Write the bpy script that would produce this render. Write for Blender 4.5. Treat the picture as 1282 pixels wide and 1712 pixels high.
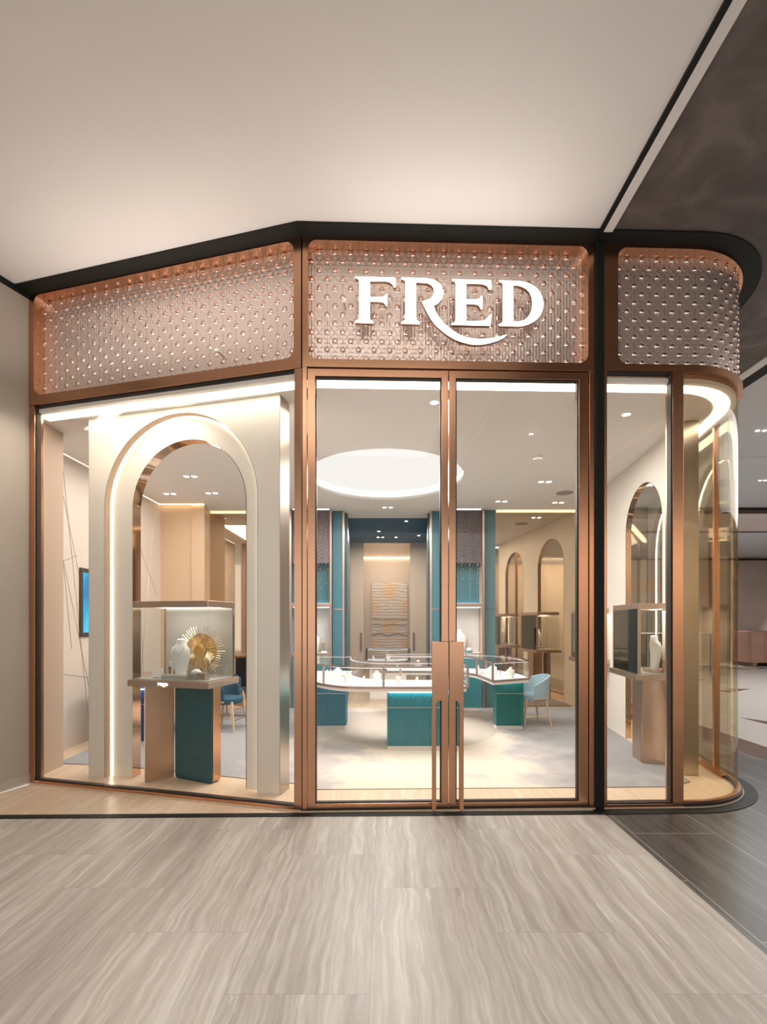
import bpy, bmesh, math, random
from mathutils import Vector, Matrix
from mathutils.geometry import tessellate_polygon
random.seed(7)
for o in list(bpy.data.objects): bpy.data.objects.remove(o)
scn = bpy.context.scene
COL = scn.collection

# ------------------------------------------------------------------ camera, world, lights, exposure
cam = bpy.data.cameras.new('camera'); camo = bpy.data.objects.new('camera', cam); COL.objects.link(camo)
cam.sensor_fit = 'HORIZONTAL'; cam.sensor_width = 36; cam.lens = 800/1282*36; cam.shift_y = 184/1282
cam.clip_start = .05; cam.clip_end = 200
camo.location = (0, 0, 1.4); camo.rotation_euler = (math.radians(90), 0, 0)
scn.camera = camo
w = bpy.data.worlds.new('world'); scn.world = w; w.use_nodes = True
bg = w.node_tree.nodes['Background']; bg.inputs[0].default_value = (1.0, .965, .94, 1); bg.inputs[1].default_value = .86
scn.view_settings.view_transform = 'Standard'; scn.view_settings.look = 'None'
scn.view_settings.gamma = 1; scn.view_settings.exposure = .6; scn.view_settings.use_curve_mapping = False

def light(name, kind, loc, rot, energy, color=(1, .93, .84), size=(1, 1), spot=60, blend=.6, shape='RECTANGLE'):
    l = bpy.data.lights.new(name, kind); l.energy = energy; l.color = color
    if kind == 'AREA':
        l.shape = shape; l.size = size[0]; l.size_y = size[1]
    if kind == 'SPOT':
        l.spot_size = math.radians(spot); l.spot_blend = blend; l.shadow_soft_size = size[0]
    o = bpy.data.objects.new(name, l); COL.objects.link(o); o.location = loc
    o.rotation_euler = [math.radians(a) for a in rot]
    return o
R = math.radians
# boutique: ceiling dome, downlights
light('dome_lamp', 'AREA', (0.02, 6.02, 3.14), (0, 0, 0), 66, (1, .965, .93), (1.6, 1.6), shape='DISK')
light('room_lamp', 'AREA', (1.5, 5.0, 3.19), (0, 0, 0), 20, (1, .93, .86), (1.6, 1.2))
light('room_lamp', 'AREA', (-2.3, 5.8, 3.19), (0, 0, 0), 34, (1, .93, .86), (1.4, 2.2))
light('entrance_lamp', 'AREA', (.4, 4.2, 3.19), (0, 0, 0), 16, (1, .9, .78), (2.2, .7))
light('cove_lamp', 'AREA', (-1.9, 4.0, 3.19), (-8, 0, 14), 12, (1, .87, .72), (2.1, .12))
light('alcove_lamp', 'AREA', (.08, 12.6, 3.15), (30, 0, 0), 13, (1, .87, .72), (1.0, .5))
light('portal_lamp', 'AREA', (.08, 9.6, 3.15), (0, 0, 0), 34, (1, .93, .85), (1.2, 1.2))
# mall: broad area lights, plus added upward lights imitating glow reflected by the polished fascia
light('mall_lamp', 'AREA', (-.5, .3, 4.2), (0, 0, 0), 30, (1, .95, .9), (3, 2.5))
light('fascia_bounce_fill', 'AREA', (.4, 3.36, 3.42), (180+12, 0, 2), 3.2, (1, .9, .82), (2.0, .05))
light('fascia_bounce_fill', 'AREA', (-1.80, 3.64, 3.42), (180+12, 0, -14), 4.6, (1, .9, .82), (1.9, .05))
light('concourse_fill', 'AREA', (9, 8, 4.1), (0, 0, 0), 560, (1, .985, .96), (7, 12))
light('concourse_fill', 'AREA', (9.5, -5.5, 4.0), (-65, 0, 0), 300, (1, .95, .89), (7, 1.5))  # added fill aimed at the wall behind, brightening what the copper frames reflect

# ------------------------------------------------------------------ materials
def nt(name):
    m = bpy.data.materials.new(name); m.use_nodes = True
    t = m.node_tree; b = t.nodes['Principled BSDF']; return m, t, b
def N(t, typ, **k):
    n = t.nodes.new(typ)
    for a, v in k.items():
        if a.startswith('i_'):
            n.inputs[int(a[2:])].default_value = v
        else: setattr(n, a, v)
    return n
def M_(t, op, a, b=None, c=None):
    n = t.nodes.new('ShaderNodeMath'); n.operation = op
    for i, x in enumerate((a, b, c)):
        if x is None: continue
        if isinstance(x, (int, float)): n.inputs[i].default_value = x
        else: t.links.new(x, n.inputs[i])
    return n.outputs[0]
def mat(name, col, rough=.5, metal=0, var=.06, scale=8, bump=0, stretch=None, emit=None, estr=0, spec=None, coat=0):
    m, t, b = nt(name)
    b.inputs['Roughness'].default_value = rough; b.inputs['Metallic'].default_value = metal
    if spec is not None: b.inputs['Specular IOR Level'].default_value = spec
    if coat: b.inputs['Coat Weight'].default_value = coat; b.inputs['Coat Roughness'].default_value = .08
    tc = N(t, 'ShaderNodeTexCoord'); mp = N(t, 'ShaderNodeMapping')
    if stretch: mp.inputs['Scale'].default_value = stretch
    t.links.new(tc.outputs['Object'], mp.inputs[0])
    no = N(t, 'ShaderNodeTexNoise'); no.inputs['Scale'].default_value = scale; no.inputs['Detail'].default_value = 4
    t.links.new(mp.outputs[0], no.inputs['Vector'])
    mx = N(t, 'ShaderNodeMixRGB'); mx.inputs[1].default_value = (*[c*(1-var) for c in col], 1)
    mx.inputs[2].default_value = (*[min(1, c*(1+var)) for c in col], 1)
    t.links.new(no.outputs[0], mx.inputs[0]); t.links.new(mx.outputs[0], b.inputs['Base Color'])
    if bump:
        bp = N(t, 'ShaderNodeBump'); bp.inputs['Strength'].default_value = bump; bp.inputs['Distance'].default_value = .01
        t.links.new(no.outputs[0], bp.inputs['Height']); t.links.new(bp.outputs[0], b.inputs['Normal'])
    if emit: b.inputs['Emission Color'].default_value = (*emit, 1); b.inputs['Emission Strength'].default_value = estr
    return m
def glassmat(name, tint=(1, 1, 1), refl=1.0, ior=1.45):
    m = bpy.data.materials.new(name); m.use_nodes = True; t = m.node_tree
    for n in list(t.nodes): t.nodes.remove(n)
    out = N(t, 'ShaderNodeOutputMaterial'); tr = N(t, 'ShaderNodeBsdfTransparent'); gl = N(t, 'ShaderNodeBsdfGlossy')
    tr.inputs[0].default_value = (*tint, 1); gl.inputs['Roughness'].default_value = .0
    lw = N(t, 'ShaderNodeLayerWeight'); lw.inputs[0].default_value = .5
    f2 = M_(t, 'MULTIPLY', M_(t, 'ADD', .03, M_(t, 'MULTIPLY', M_(t, 'POWER', lw.outputs[1], 5), .9)), refl)
    mx = N(t, 'ShaderNodeMixShader'); t.links.new(f2, mx.inputs[0])
    t.links.new(tr.outputs[0], mx.inputs[1]); t.links.new(gl.outputs[0], mx.inputs[2]); t.links.new(mx.outputs[0], out.inputs[0])
    return m
def emis(name, col, s):
    m = bpy.data.materials.new(name); m.use_nodes = True; t = m.node_tree
    for n in list(t.nodes): t.nodes.remove(n)
    out = N(t, 'ShaderNodeOutputMaterial'); e = N(t, 'ShaderNodeEmission'); e.inputs[0].default_value = (*col, 1); e.inputs[1].default_value = s
    t.links.new(e.outputs[0], out.inputs[0]); return m

copper = mat('brushed_copper', (.60, .335, .205), .22, 1, .07, 3, 0, (1, 1, 14))
copper2 = mat('copper_mirror', (.66, .44, .31), .06, 1, .03, 3)
bronze = mat('bronze_trim', (.40, .27, .19), .25, 1, .05, 5)
black = mat('black_trim', (.010, .011, .010), .55, 0, .1, 6, spec=.25)
gasket = mat('dark_gasket', (.03, .02, .016), .5)
plaster = mat('white_plaster', (.80, .775, .755), .75, 0, .015, 3, .02)
inplaster = mat('boutique_plaster', (.86, .825, .79), .7, 0, .015, 3)
cream = mat('cream_lacquer', (.82, .775, .71), .45, 0, .02, 4)
tan = mat('tan_fabric_wall', (.50, .37, .28), .7, 0, .05, 30, .05, (20, 20, 1))
wood = mat('pale_wood', (.62, .44, .29), .5, 0, .09, 10, .03, (8, 8, .7))
woodd = mat('brown_wood', (.60, .46, .34), .45, 0, .08, 10, .03, (8, 8, .7))
stonewall = mat('stone_wall', (.62, .545, .48), .5, 0, .04, 3)
bronzemirror = mat('bronze_mirror', (.62, .50, .37), .03, 1, .01, 2)
grey_text = mat('linen_board', (.44, .415, .37), .8, 0, .08, 60, .15, (1, 1, 6))
teal = mat('teal_lacquer', (.035, .20, .24), .25, 0, .12, 5, .02, None, coat=.4)
tealdark = mat('teal_panel', (.016, .095, .115), .35, 0, .25, 7, .05, (1, 1, 4))
tealdeep = mat('deep_teal_paint', (.014, .085, .11), .3, 0, .05, 5)
tealglass = mat('aqua_satin', (.035, .165, .21), .35, 0, .15, 8, .02, (1, 1, 8))
tealfab = mat('teal_velvet', (.02, .075, .12), .85, 0, .15, 40)
bluefab = mat('pale_blue_leather', (.30, .42, .48), .5, 0, .05, 12)
white = mat('white_display', (.85, .83, .80), .4, 0, .02, 10)
steel = mat('champagne_metal', (.50, .44, .38), .28, 1, .04, 4, 0, (1, 1, 9))
silver = mat('brushed_aluminium', (.62, .58, .55), .3, 1, .04, 8)
gold = mat('gold_leaf', (.85, .58, .25), .22, 1, .08, 20)
darkglass = mat('smoked_mirror', (.045, .038, .032), .04, 1, .02, 4)
screenblk = mat('screen_bezel', (.05, .04, .035), .4)
terr = mat('grey_stone', (.30, .285, .27), .6, 0, .2, 40)
led = emis('warm_led', (1, .90, .74), 5.0)
ledw = emis('neutral_led', (1, .95, .88), 5.0)
ledhot = emis('arch_led', (1, .88, .68), 16)
signface = emis('sign_face', (1, .93, .82), 4.5)
lampface = emis('lamp_face', (1, .95, .88), 10)
glass = glassmat('shop_glass', (.985, .985, .975), .75)
glassr = glassmat('curved_shop_glass', (.93, .89, .80), .55)
glasst = glassmat('case_glass', (.98, .99, .985), .8)

def ramp(t, fac, stops):
    r = N(t, 'ShaderNodeValToRGB'); e = r.color_ramp.elements
    while len(e) < len(stops): e.new(.5)
    for i, (p, c) in enumerate(stops): e[i].position = p; e[i].color = (*c, 1)
    t.links.new(fac, r.inputs[0]); return r.outputs[0]

def tiles_mat(name, lo, mid, hi, grout, wid, length, x0, y0, step, rough, vein=1.0, gw=.0022, gk=.3):
    m, t, b = nt(name); geo = N(t, 'ShaderNodeNewGeometry'); sp = N(t, 'ShaderNodeSeparateXYZ'); t.links.new(geo.outputs['Position'], sp.inputs[0])
    X, Y = sp.outputs[0], sp.outputs[1]
    xs = M_(t, 'DIVIDE', M_(t, 'SUBTRACT', X, x0), wid); ix = M_(t, 'FLOOR', xs); fx = M_(t, 'FRACT', xs)
    ys = M_(t, 'DIVIDE', M_(t, 'ADD', M_(t, 'SUBTRACT', Y, y0), M_(t, 'MULTIPLY', ix, step)), length)
    iy = M_(t, 'FLOOR', ys); fy = M_(t, 'FRACT', ys)
    seed = M_(t, 'ADD', M_(t, 'MULTIPLY', ix, 7.31), M_(t, 'MULTIPLY', iy, 3.77))
    # veins run along y, wander a little in x
    c1 = N(t, 'ShaderNodeCombineXYZ'); t.links.new(M_(t, 'MULTIPLY', X, .9), c1.inputs[0]); t.links.new(M_(t, 'MULTIPLY', Y, 1.9), c1.inputs[1]); t.links.new(seed, c1.inputs[2])
    n1 = N(t, 'ShaderNodeTexNoise'); n1.inputs['Scale'].default_value = 1.6; n1.inputs['Detail'].default_value = 5; t.links.new(c1.outputs[0], n1.inputs[0])
    wx = M_(t, 'ADD', X, M_(t, 'MULTIPLY', n1.outputs[0], .075*vein))
    c2 = N(t, 'ShaderNodeCombineXYZ'); t.links.new(M_(t, 'MULTIPLY', wx, 19), c2.inputs[0]); t.links.new(M_(t, 'MULTIPLY', Y, .5), c2.inputs[1]); t.links.new(seed, c2.inputs[2])
    n2 = N(t, 'ShaderNodeTexNoise'); n2.inputs['Scale'].default_value = 1; n2.inputs['Detail'].default_value = 7; n2.inputs['Roughness'].default_value = .68; t.links.new(c2.outputs[0], n2.inputs[0])
    c3 = N(t, 'ShaderNodeCombineXYZ'); t.links.new(M_(t, 'MULTIPLY', wx, 55), c3.inputs[0]); t.links.new(M_(t, 'MULTIPLY', Y, 5), c3.inputs[1]); t.links.new(seed, c3.inputs[2])
    n3 = N(t, 'ShaderNodeTexNoise'); n3.inputs['Scale'].default_value = 1; n3.inputs['Detail'].default_value = 4; t.links.new(c3.outputs[0], n3.inputs[0])
    f = M_(t, 'ADD', M_(t, 'MULTIPLY', n2.outputs[0], .70), M_(t, 'MULTIPLY', n3.outputs[0], .30))
    col = ramp(t, f, [(.34, lo), (.50, mid), (.62, hi)])
    wn = N(t, 'ShaderNodeTexWhiteNoise', noise_dimensions='1D'); t.links.new(seed, wn.inputs['W'])
    c4 = N(t, 'ShaderNodeCombineXYZ'); t.links.new(M_(t, 'MULTIPLY', wx, 9), c4.inputs[0]); t.links.new(M_(t, 'MULTIPLY', Y, 1.1), c4.inputs[1]); t.links.new(M_(t, 'ADD', seed, 40), c4.inputs[2])
    n4 = N(t, 'ShaderNodeTexNoise'); n4.inputs['Scale'].default_value = 1; n4.inputs['Detail'].default_value = 9; n4.inputs['Roughness'].default_value = .75; t.links.new(c4.outputs[0], n4.inputs[0])
    st = M_(t, 'MULTIPLY', M_(t, 'MINIMUM', M_(t, 'MAXIMUM', M_(t, 'MULTIPLY', M_(t, 'SUBTRACT', n4.outputs[0], .60), 16), 0), 1), .55)
    mx4 = N(t, 'ShaderNodeMixRGB'); t.links.new(st, mx4.inputs[0]); t.links.new(col, mx4.inputs[1]); mx4.inputs[2].default_value = (*[min(1, c*1.28) for c in hi], 1); col = mx4.outputs[0]
    hv = N(t, 'ShaderNodeHueSaturation'); t.links.new(col, hv.inputs['Color']); t.links.new(M_(t, 'ADD', M_(t, 'MULTIPLY', wn.outputs[0], .10), .95), hv.inputs['Value'])
    gx = M_(t, 'MINIMUM', fx, M_(t, 'SUBTRACT', 1, fx)); gy = M_(t, 'MINIMUM', fy, M_(t, 'SUBTRACT', 1, fy))
    g = M_(t, 'MAXIMUM', M_(t, 'LESS_THAN', gx, gw/wid), M_(t, 'LESS_THAN', gy, gw/length))
    mx = N(t, 'ShaderNodeMixRGB'); t.links.new(M_(t, 'MULTIPLY', g, gk), mx.inputs[0]); t.links.new(hv.outputs[0], mx.inputs[1]); mx.inputs[2].default_value = (*grout, 1)
    t.links.new(mx.outputs[0], b.inputs['Base Color']); b.inputs['Roughness'].default_value = rough
    bp = N(t, 'ShaderNodeBump'); bp.inputs['Strength'].default_value = .12; bp.inputs['Distance'].default_value = .004
    t.links.new(f, bp.inputs['Height']); t.links.new(bp.outputs[0], b.inputs['Normal'])
    return m
travertine = tiles_mat('travertine_tiles', (.325, .285, .25), (.43, .388, .35), (.56, .525, .49), (.22, .18, .15), .55, 1.08, -.05, .36, .36, .38)
beigestone = tiles_mat('beige_stone_floor', (.56, .42, .30), (.64, .49, .355), (.70, .56, .42), (.5, .37, .26), .8, 1.2, 0, 0, .4, .35, .5, .0012)
darkstone = tiles_mat('dark_stone_tiles', (.024, .022, .022), (.048, .045, .044), (.095, .09, .088), (.30, .28, .26), .55, 1.08, .0, .35, .5, .3, gw=.0045, gk=.7)
mallstone = mat('pale_terrazzo', (.42, .39, .37), .3, 0, .25, 60)
redstone = mat('brown_marble', (.10, .06, .045), .25, 0, .5, 12)

def carpet_mat():
    m, t, b = nt('cloud_carpet'); geo = N(t, 'ShaderNodeNewGeometry'); sp = N(t, 'ShaderNodeSeparateXYZ'); t.links.new(geo.outputs['Position'], sp.inputs[0])
    X, Y = sp.outputs[0], sp.outputs[1]
    n = N(t, 'ShaderNodeTexNoise'); n.inputs['Scale'].default_value = 1.3; n.inputs['Detail'].default_value = 8; n.inputs['Roughness'].default_value = .62
    t.links.new(geo.outputs['Position'], n.inputs[0])
    # beige middle, grey clouds to the sides
    ax = M_(t, 'ABSOLUTE', M_(t, 'SUBTRACT', X, .45)); f = M_(t, 'ADD', M_(t, 'MULTIPLY', ax, .42), M_(t, 'MULTIPLY', M_(t, 'SUBTRACT', n.outputs[0], .5), 1.5))
    col = ramp(t, f, [(.28, (.66, .57, .49)), (.42, (.46, .425, .415)), (.75, (.29, .29, .30))])
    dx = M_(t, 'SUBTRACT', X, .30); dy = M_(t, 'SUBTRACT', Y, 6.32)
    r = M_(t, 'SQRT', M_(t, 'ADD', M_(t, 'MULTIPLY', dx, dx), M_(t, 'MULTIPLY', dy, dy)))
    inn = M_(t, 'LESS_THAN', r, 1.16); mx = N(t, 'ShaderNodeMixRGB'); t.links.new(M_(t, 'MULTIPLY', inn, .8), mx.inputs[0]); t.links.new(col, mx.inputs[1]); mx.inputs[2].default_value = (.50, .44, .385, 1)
    t.links.new(mx.outputs[0], b.inputs['Base Color']); b.inputs['Roughness'].default_value = .95
    n2 = N(t, 'ShaderNodeTexNoise'); n2.inputs['Scale'].default_value = 120; t.links.new(geo.outputs['Position'], n2.inputs[0])
    bp = N(t, 'ShaderNodeBump'); bp.inputs['Strength'].default_value = .3; bp.inputs['Distance'].default_value = .003
    t.links.new(n2.outputs[0], bp.inputs['Height']); t.links.new(bp.outputs[0], b.inputs['Normal']); return m
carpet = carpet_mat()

def scale_mirror(name, col, rough=.07, su=.118, sv=.066, strength=.55):
    """polished metal embossed with staggered bosses and fish-scale arcs; UV in metres"""
    m, t, b = nt(name); uv = N(t, 'ShaderNodeUVMap'); sp = N(t, 'ShaderNodeSeparateXYZ'); t.links.new(uv.outputs[0], sp.inputs[0])
    u, v = sp.outputs[0], sp.outputs[1]
    vr = M_(t, 'DIVIDE', v, sv); row = M_(t, 'FLOOR', vr); b_ = M_(t, 'SUBTRACT', vr, row)
    par = M_(t, 'MULTIPLY', M_(t, 'MODULO', M_(t, 'ADD', row, 100), 2), .5)
    ur = M_(t, 'ADD', M_(t, 'DIVIDE', u, su), par); a = M_(t, 'SUBTRACT', M_(t, 'FRACT', ur), .5)
    dx = M_(t, 'MULTIPLY', a, su); dy = M_(t, 'MULTIPLY', M_(t, 'SUBTRACT', b_, .42), sv)
    d = M_(t, 'SQRT', M_(t, 'ADD', M_(t, 'MULTIPLY', dx, dx), M_(t, 'MULTIPLY', dy, dy)))
    boss = M_(t, 'POWER', M_(t, 'MAXIMUM', M_(t, 'SUBTRACT', 1, M_(t, 'DIVIDE', d, .021)), 0), .7)
    rings = M_(t, 'MULTIPLY', M_(t, 'SINE', M_(t, 'MULTIPLY', d, 620)), .10)
    # fans: dense arcs on half-pitch scales
    v2 = M_(t, 'DIVIDE', v, sv*.5); r2 = M_(t, 'FLOOR', v2); p2 = M_(t, 'MULTIPLY', M_(t, 'MODULO', M_(t, 'ADD', r2, 200), 2), .5)
    a2 = M_(t, 'MULTIPLY', M_(t, 'SUBTRACT', M_(t, 'FRACT', M_(t, 'ADD', M_(t, 'DIVIDE', u, su*.5), p2)), .5), su*.5)
    b2 = M_(t, 'MULTIPLY', M_(t, 'SUBTRACT', v2, r2), sv*.5)
    d2 = M_(t, 'SQRT', M_(t, 'ADD', M_(t, 'MULTIPLY', a2, a2), M_(t, 'MULTIPLY', b2, b2)))
    arcs = M_(t, 'MULTIPLY', M_(t, 'SINE', M_(t, 'MULTIPLY', d2, 700)), .16)
    edge = M_(t, 'MULTIPLY', M_(t, 'LESS_THAN', M_(t, 'ABSOLUTE', M_(t, 'SUBTRACT', d2, .027)), .0028), 1.3)
    h = M_(t, 'ADD', M_(t, 'MULTIPLY', boss, .3), M_(t, 'ADD', arcs, edge))
    fu = M_(t, 'FRACT', M_(t, 'DIVIDE', u, su)); seam = M_(t, 'LESS_THAN', M_(t, 'ABSOLUTE', M_(t, 'SUBTRACT', fu, .5)), .014)
    etch = M_(t, 'MAXIMUM', M_(t, 'MULTIPLY', edge, .77), M_(t, 'GREATER_THAN', M_(t, 'SINE', M_(t, 'MULTIPLY', d2, 900)), .25))
    me_ = N(t, 'ShaderNodeMixRGB'); t.links.new(M_(t, 'MULTIPLY', M_(t, 'MINIMUM', etch, 1), .7), me_.inputs[0]); me_.inputs[1].default_value = (*col, 1); me_.inputs[2].default_value = (*([min(1, c*.35+.65) for c in col] if col[0] > .5 else [c*1.6 for c in col]), 1)
    mx = N(t, 'ShaderNodeMixRGB'); t.links.new(M_(t, 'MULTIPLY', seam, .6), mx.inputs[0]); t.links.new(me_.outputs[0], mx.inputs[1]); mx.inputs[2].default_value = (.20, .12, .09, 1)
    t.links.new(M_(t, 'ADD', rough, M_(t, 'MULTIPLY', etch, .13)), b.inputs['Roughness'])
    reed = M_(t, 'MULTIPLY', M_(t, 'SINE', M_(t, 'MULTIPLY', u, 2*math.pi/(su/5))), .34); h = M_(t, 'ADD', h, reed)
    t.links.new(mx.outputs[0], b.inputs['Base Color'])
    b.inputs['Metallic'].default_value = .78
    bp = N(t, 'ShaderNodeBump'); bp.inputs['Strength'].default_value = strength; bp.inputs['Distance'].default_value = .006
    t.links.new(h, bp.inputs['Height']); t.links.new(bp.outputs[0], b.inputs['Normal']); return m
rosemirror = scale_mirror('embossed_rose_mirror', (.93, .75, .66), .05, strength=.32)
niche_scales = scale_mirror('embossed_dark_mirror', (.10, .08, .08), .12)

def relief_mat():
    m, t, b = nt('layered_relief'); tc = N(t, 'ShaderNodeTexCoord'); sp = N(t, 'ShaderNodeSeparateXYZ'); t.links.new(tc.outputs['Object'], sp.inputs[0])
    X, Z = sp.outputs[0], sp.outputs[2]
    mp = N(t, 'ShaderNodeMapping'); mp.inputs['Scale'].default_value = (2.2, 1, 4); t.links.new(tc.outputs['Object'], mp.inputs[0])
    n = N(t, 'ShaderNodeTexNoise'); n.inputs['Scale'].default_value = 1.6; n.inputs['Detail'].default_value = 6; t.links.new(mp.outputs[0], n.inputs[0])
    s = M_(t, 'SINE', M_(t, 'ADD', M_(t, 'MULTIPLY', Z, 75), M_(t, 'MULTIPLY', n.outputs[0], 11)))
    base = ramp(t, M_(t, 'ADD', M_(t, 'MULTIPLY', s, .5), .5), [(0, (.44, .39, .34)), (.3, (.60, .55, .50)), (1, (.68, .63, .58))])
    gx = M_(t, 'SUBTRACT', 1, M_(t, 'MULTIPLY', M_(t, 'ABSOLUTE', X), 3.6)); gz = M_(t, 'SINE', M_(t, 'MULTIPLY', Z, 6.2))
    g = M_(t, 'MAXIMUM', M_(t, 'MINIMUM', M_(t, 'MULTIPLY', M_(t, 'ADD', M_(t, 'MULTIPLY', gx, gz), M_(t, 'SUBTRACT', n.outputs[0], .45)), 1.1), .75), 0)
    mx = N(t, 'ShaderNodeMixRGB'); t.links.new(g, mx.inputs[0]); t.links.new(base, mx.inputs[1]); mx.inputs[2].default_value = (.66, .44, .20, 1)
    t.links.new(mx.outputs[0], b.inputs['Base Color']); b.inputs['Roughness'].default_value = .6
    bp = N(t, 'ShaderNodeBump'); bp.inputs['Strength'].default_value = .35; bp.inputs['Distance'].default_value = .008; t.links.new(s, bp.inputs['Height']); t.links.new(bp.outputs[0], b.inputs['Normal']); return m
relief = relief_mat()

def screen_mat():
    m, t, b = nt('blue_screen'); tc = N(t, 'ShaderNodeTexCoord')
    n = N(t, 'ShaderNodeTexNoise'); n.inputs['Scale'].default_value = 2.2; t.links.new(tc.outputs['Object'], n.inputs[0])
    c = ramp(t, n.outputs[0], [(.35, (.01, .20, .42)), (.5, (.03, .38, .62)), (.65, (.10, .50, .75))])
    t.links.new(c, b.inputs['Emission Color']); b.inputs['Emission Strength'].default_value = .9; b.inputs['Base Color'].default_value = (0, 0, 0, 1); b.inputs['Roughness'].default_value = .2; return m
bluescreen = screen_mat()
def panel_mat():
    m, t, b = nt('dark_swirled_plaster'); tc = N(t, 'ShaderNodeTexCoord')
    n = N(t, 'ShaderNodeTexNoise'); n.inputs['Scale'].default_value = 2.2; n.inputs['Detail'].default_value = 9; n.inputs['Distortion'].default_value = 1.6; t.links.new(tc.outputs['Object'], n.inputs[0])
    c = ramp(t, n.outputs[0], [(.3, (.085, .069, .062)), (.55, (.135, .11, .10)), (.72, (.20, .17, .16))])
    t.links.new(c, b.inputs['Base Color']); b.inputs['Roughness'].default_value = .55; return m
swirl = panel_mat()

# ------------------------------------------------------------------ mesh helpers
class MB:
    def __init__(s): s.v = []; s.f = []; s.mi = []; s.uv = {}
    def add(s, vs, fs, mi=0, uvs=None):
        o = len(s.v); s.v += [tuple(p) for p in vs]
        for f in fs:
            s.f.append([i+o for i in f]); s.mi.append(mi)
        if uvs:
            for i, q in enumerate(uvs): s.uv[o+i] = q
    def box(s, x0, x1, y0, y1, z0, z1, mi=0, tf=None):
        vs = [(x, y, z) for x in (x0, x1) for y in (y0, y1) for z in (z0, z1)]
        if tf: vs = [tf(*p) for p in vs]
        s.add(vs, [(0, 1, 3, 2), (4, 6, 7, 5), (0, 4, 5, 1), (2, 3, 7, 6), (0, 2, 6, 4), (1, 5, 7, 3)], mi)
    def build(s, name, m, parent=None, smooth=False, bevel=0, seg=2, loc=None):
        me = bpy.data.meshes.new(name)
        me.from_pydata(s.v, [], s.f); ms = m if isinstance(m, (list, tuple)) else [m]
        for x in ms: me.materials.append(x)
        for p, i in zip(me.polygons, s.mi): p.material_index = i
        if s.uv:
            l = me.uv_layers.new(name='UVMap')
            for lp in me.loops: l.data[lp.index].uv = s.uv.get(lp.vertex_index, (0, 0))
        bm = bmesh.new(); bm.from_mesh(me)
        if not s.uv: bmesh.ops.remove_doubles(bm, verts=bm.verts, dist=1e-5)
        bmesh.ops.recalc_face_normals(bm, faces=bm.faces); bm.to_mesh(me); bm.free()
        if smooth:
            for p in me.polygons: p.use_smooth = True
        o = bpy.data.objects.new(name, me); COL.objects.link(o)
        if loc is not None:
            for vv in me.vertices: vv.co -= Vector(loc)
            o.location = loc
        if parent is not None:
            o.parent = parent
            o.matrix_parent_inverse = Matrix.Identity(4)
            if parent.type == 'EMPTY' or True:
                wl = Vector((0, 0, 0)); p = parent
                rot = parent_world(parent)
                o.matrix_basis = rot.inverted() @ o.matrix_basis if not getattr(s, 'local', False) else o.matrix_basis
        if bevel:
            b = o.modifiers.new('bevel', 'BEVEL'); b.width = bevel; b.segments = seg; b.limit_method = 'ANGLE'; b.angle_limit = R(40)
        if smooth or bevel:
            try:
                if smooth: me.set_sharp_from_angle(angle=R(35))
            except Exception: pass
        return o
def parent_world(o):
    m = o.matrix_basis.copy()
    while o.parent: o = o.parent; m = o.matrix_basis @ m
    return m
def local(): m = MB(); m.local = True; return m

def tag(o, label=None, cat=None, group=None, kind=None):
    if label: o['label'] = label
    if cat: o['category'] = cat
    if group: o['group'] = group
    if kind: o['kind'] = kind
    return o
def thing(name, label, cat, loc=(0, 0, 0), rz=0, group=None):
    o = bpy.data.objects.new(name, None); COL.objects.link(o); o.location = loc; o.rotation_euler = (0, 0, rz)
    o.empty_display_size = .1
    o.matrix_basis = Matrix.Translation(loc) @ Matrix.Rotation(rz, 4, 'Z')
    return tag(o, label, cat, group)
def struct(name, mb, m, parent=None, **k):
    o = mb.build(name, m, parent, **k)
    if parent is None: o['kind'] = 'structure'
    return o
def structroot(name, loc=(0, 0, 0)):
    o = bpy.data.objects.new(name, None); COL.objects.link(o); o.location = loc; o['kind'] = 'structure'
    o.matrix_basis = Matrix.Translation(loc); return o

class Plane:
    """vertical plane: u along, v up, d inward"""
    def __init__(s, P, Q):
        s.P = Vector((P[0], P[1], 0)); u = Vector((Q[0]-P[0], Q[1]-P[1], 0)); s.L = u.length; s.u = u/s.L; s.n = Vector((-s.u.y, s.u.x, 0))
        s.ang = math.atan2(s.u.y, s.u.x)
    def __call__(s, u, d, v): p = s.P + s.u*u + s.n*d; return (p.x, p.y, v)
    def at_px(s, px, d=0):
        k = (px-641)/800; P = s.P + s.n*d
        return (k*P.y - P.x)/(s.u.x - k*s.u.y)
    def uv(s, px, py, d=0):
        u = s.at_px(px, d); y = (s.P + s.n*d + s.u*u).y
        return (u, 1.4 + (1040-py)*y/800)

def prism(mb, loops, tf, d0, d1, mi=0):
    vecs = [[Vector((a, b, 0)) for a, b in l] for l in loops]
    tris = tessellate_polygon(vecs); flat = [p for l in loops for p in l]; n = len(flat)
    vs = [tf(a, d0, b) for a, b in flat] + [tf(a, d1, b) for a, b in flat]
    fs = [list(t) for t in tris] + [[i+n for i in reversed(t)] for t in tris]
    o = 0
    for l in loops:
        k = len(l)
        for i in range(k): j = (i+1) % k; fs.append((o+i, o+j, n+o+j, n+o+i))
        o += k
    mb.add(vs, fs, mi)
def rrect(u0, u1, v0, v1, r, corners='1111', n=8):
    """ccw from bottom-left; corners flags bl br tr tl"""
    pts = []
    for (cx, cy, a0, c) in ((u0, v0, 180, corners[0]), (u1, v0, 270, corners[1]), (u1, v1, 0, corners[2]), (u0, v1, 90, corners[3])):
        if c == '0': pts.append((cx, cy)); continue
        sx = 1 if cx == u0 else -1; sy = 1 if cy == v0 else -1
        for i in range(n+1):
            a = R(a0 + 90*i/n); pts.append((cx+sx*r+r*math.cos(a), cy+sy*r+r*math.sin(a)))
    return pts
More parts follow.
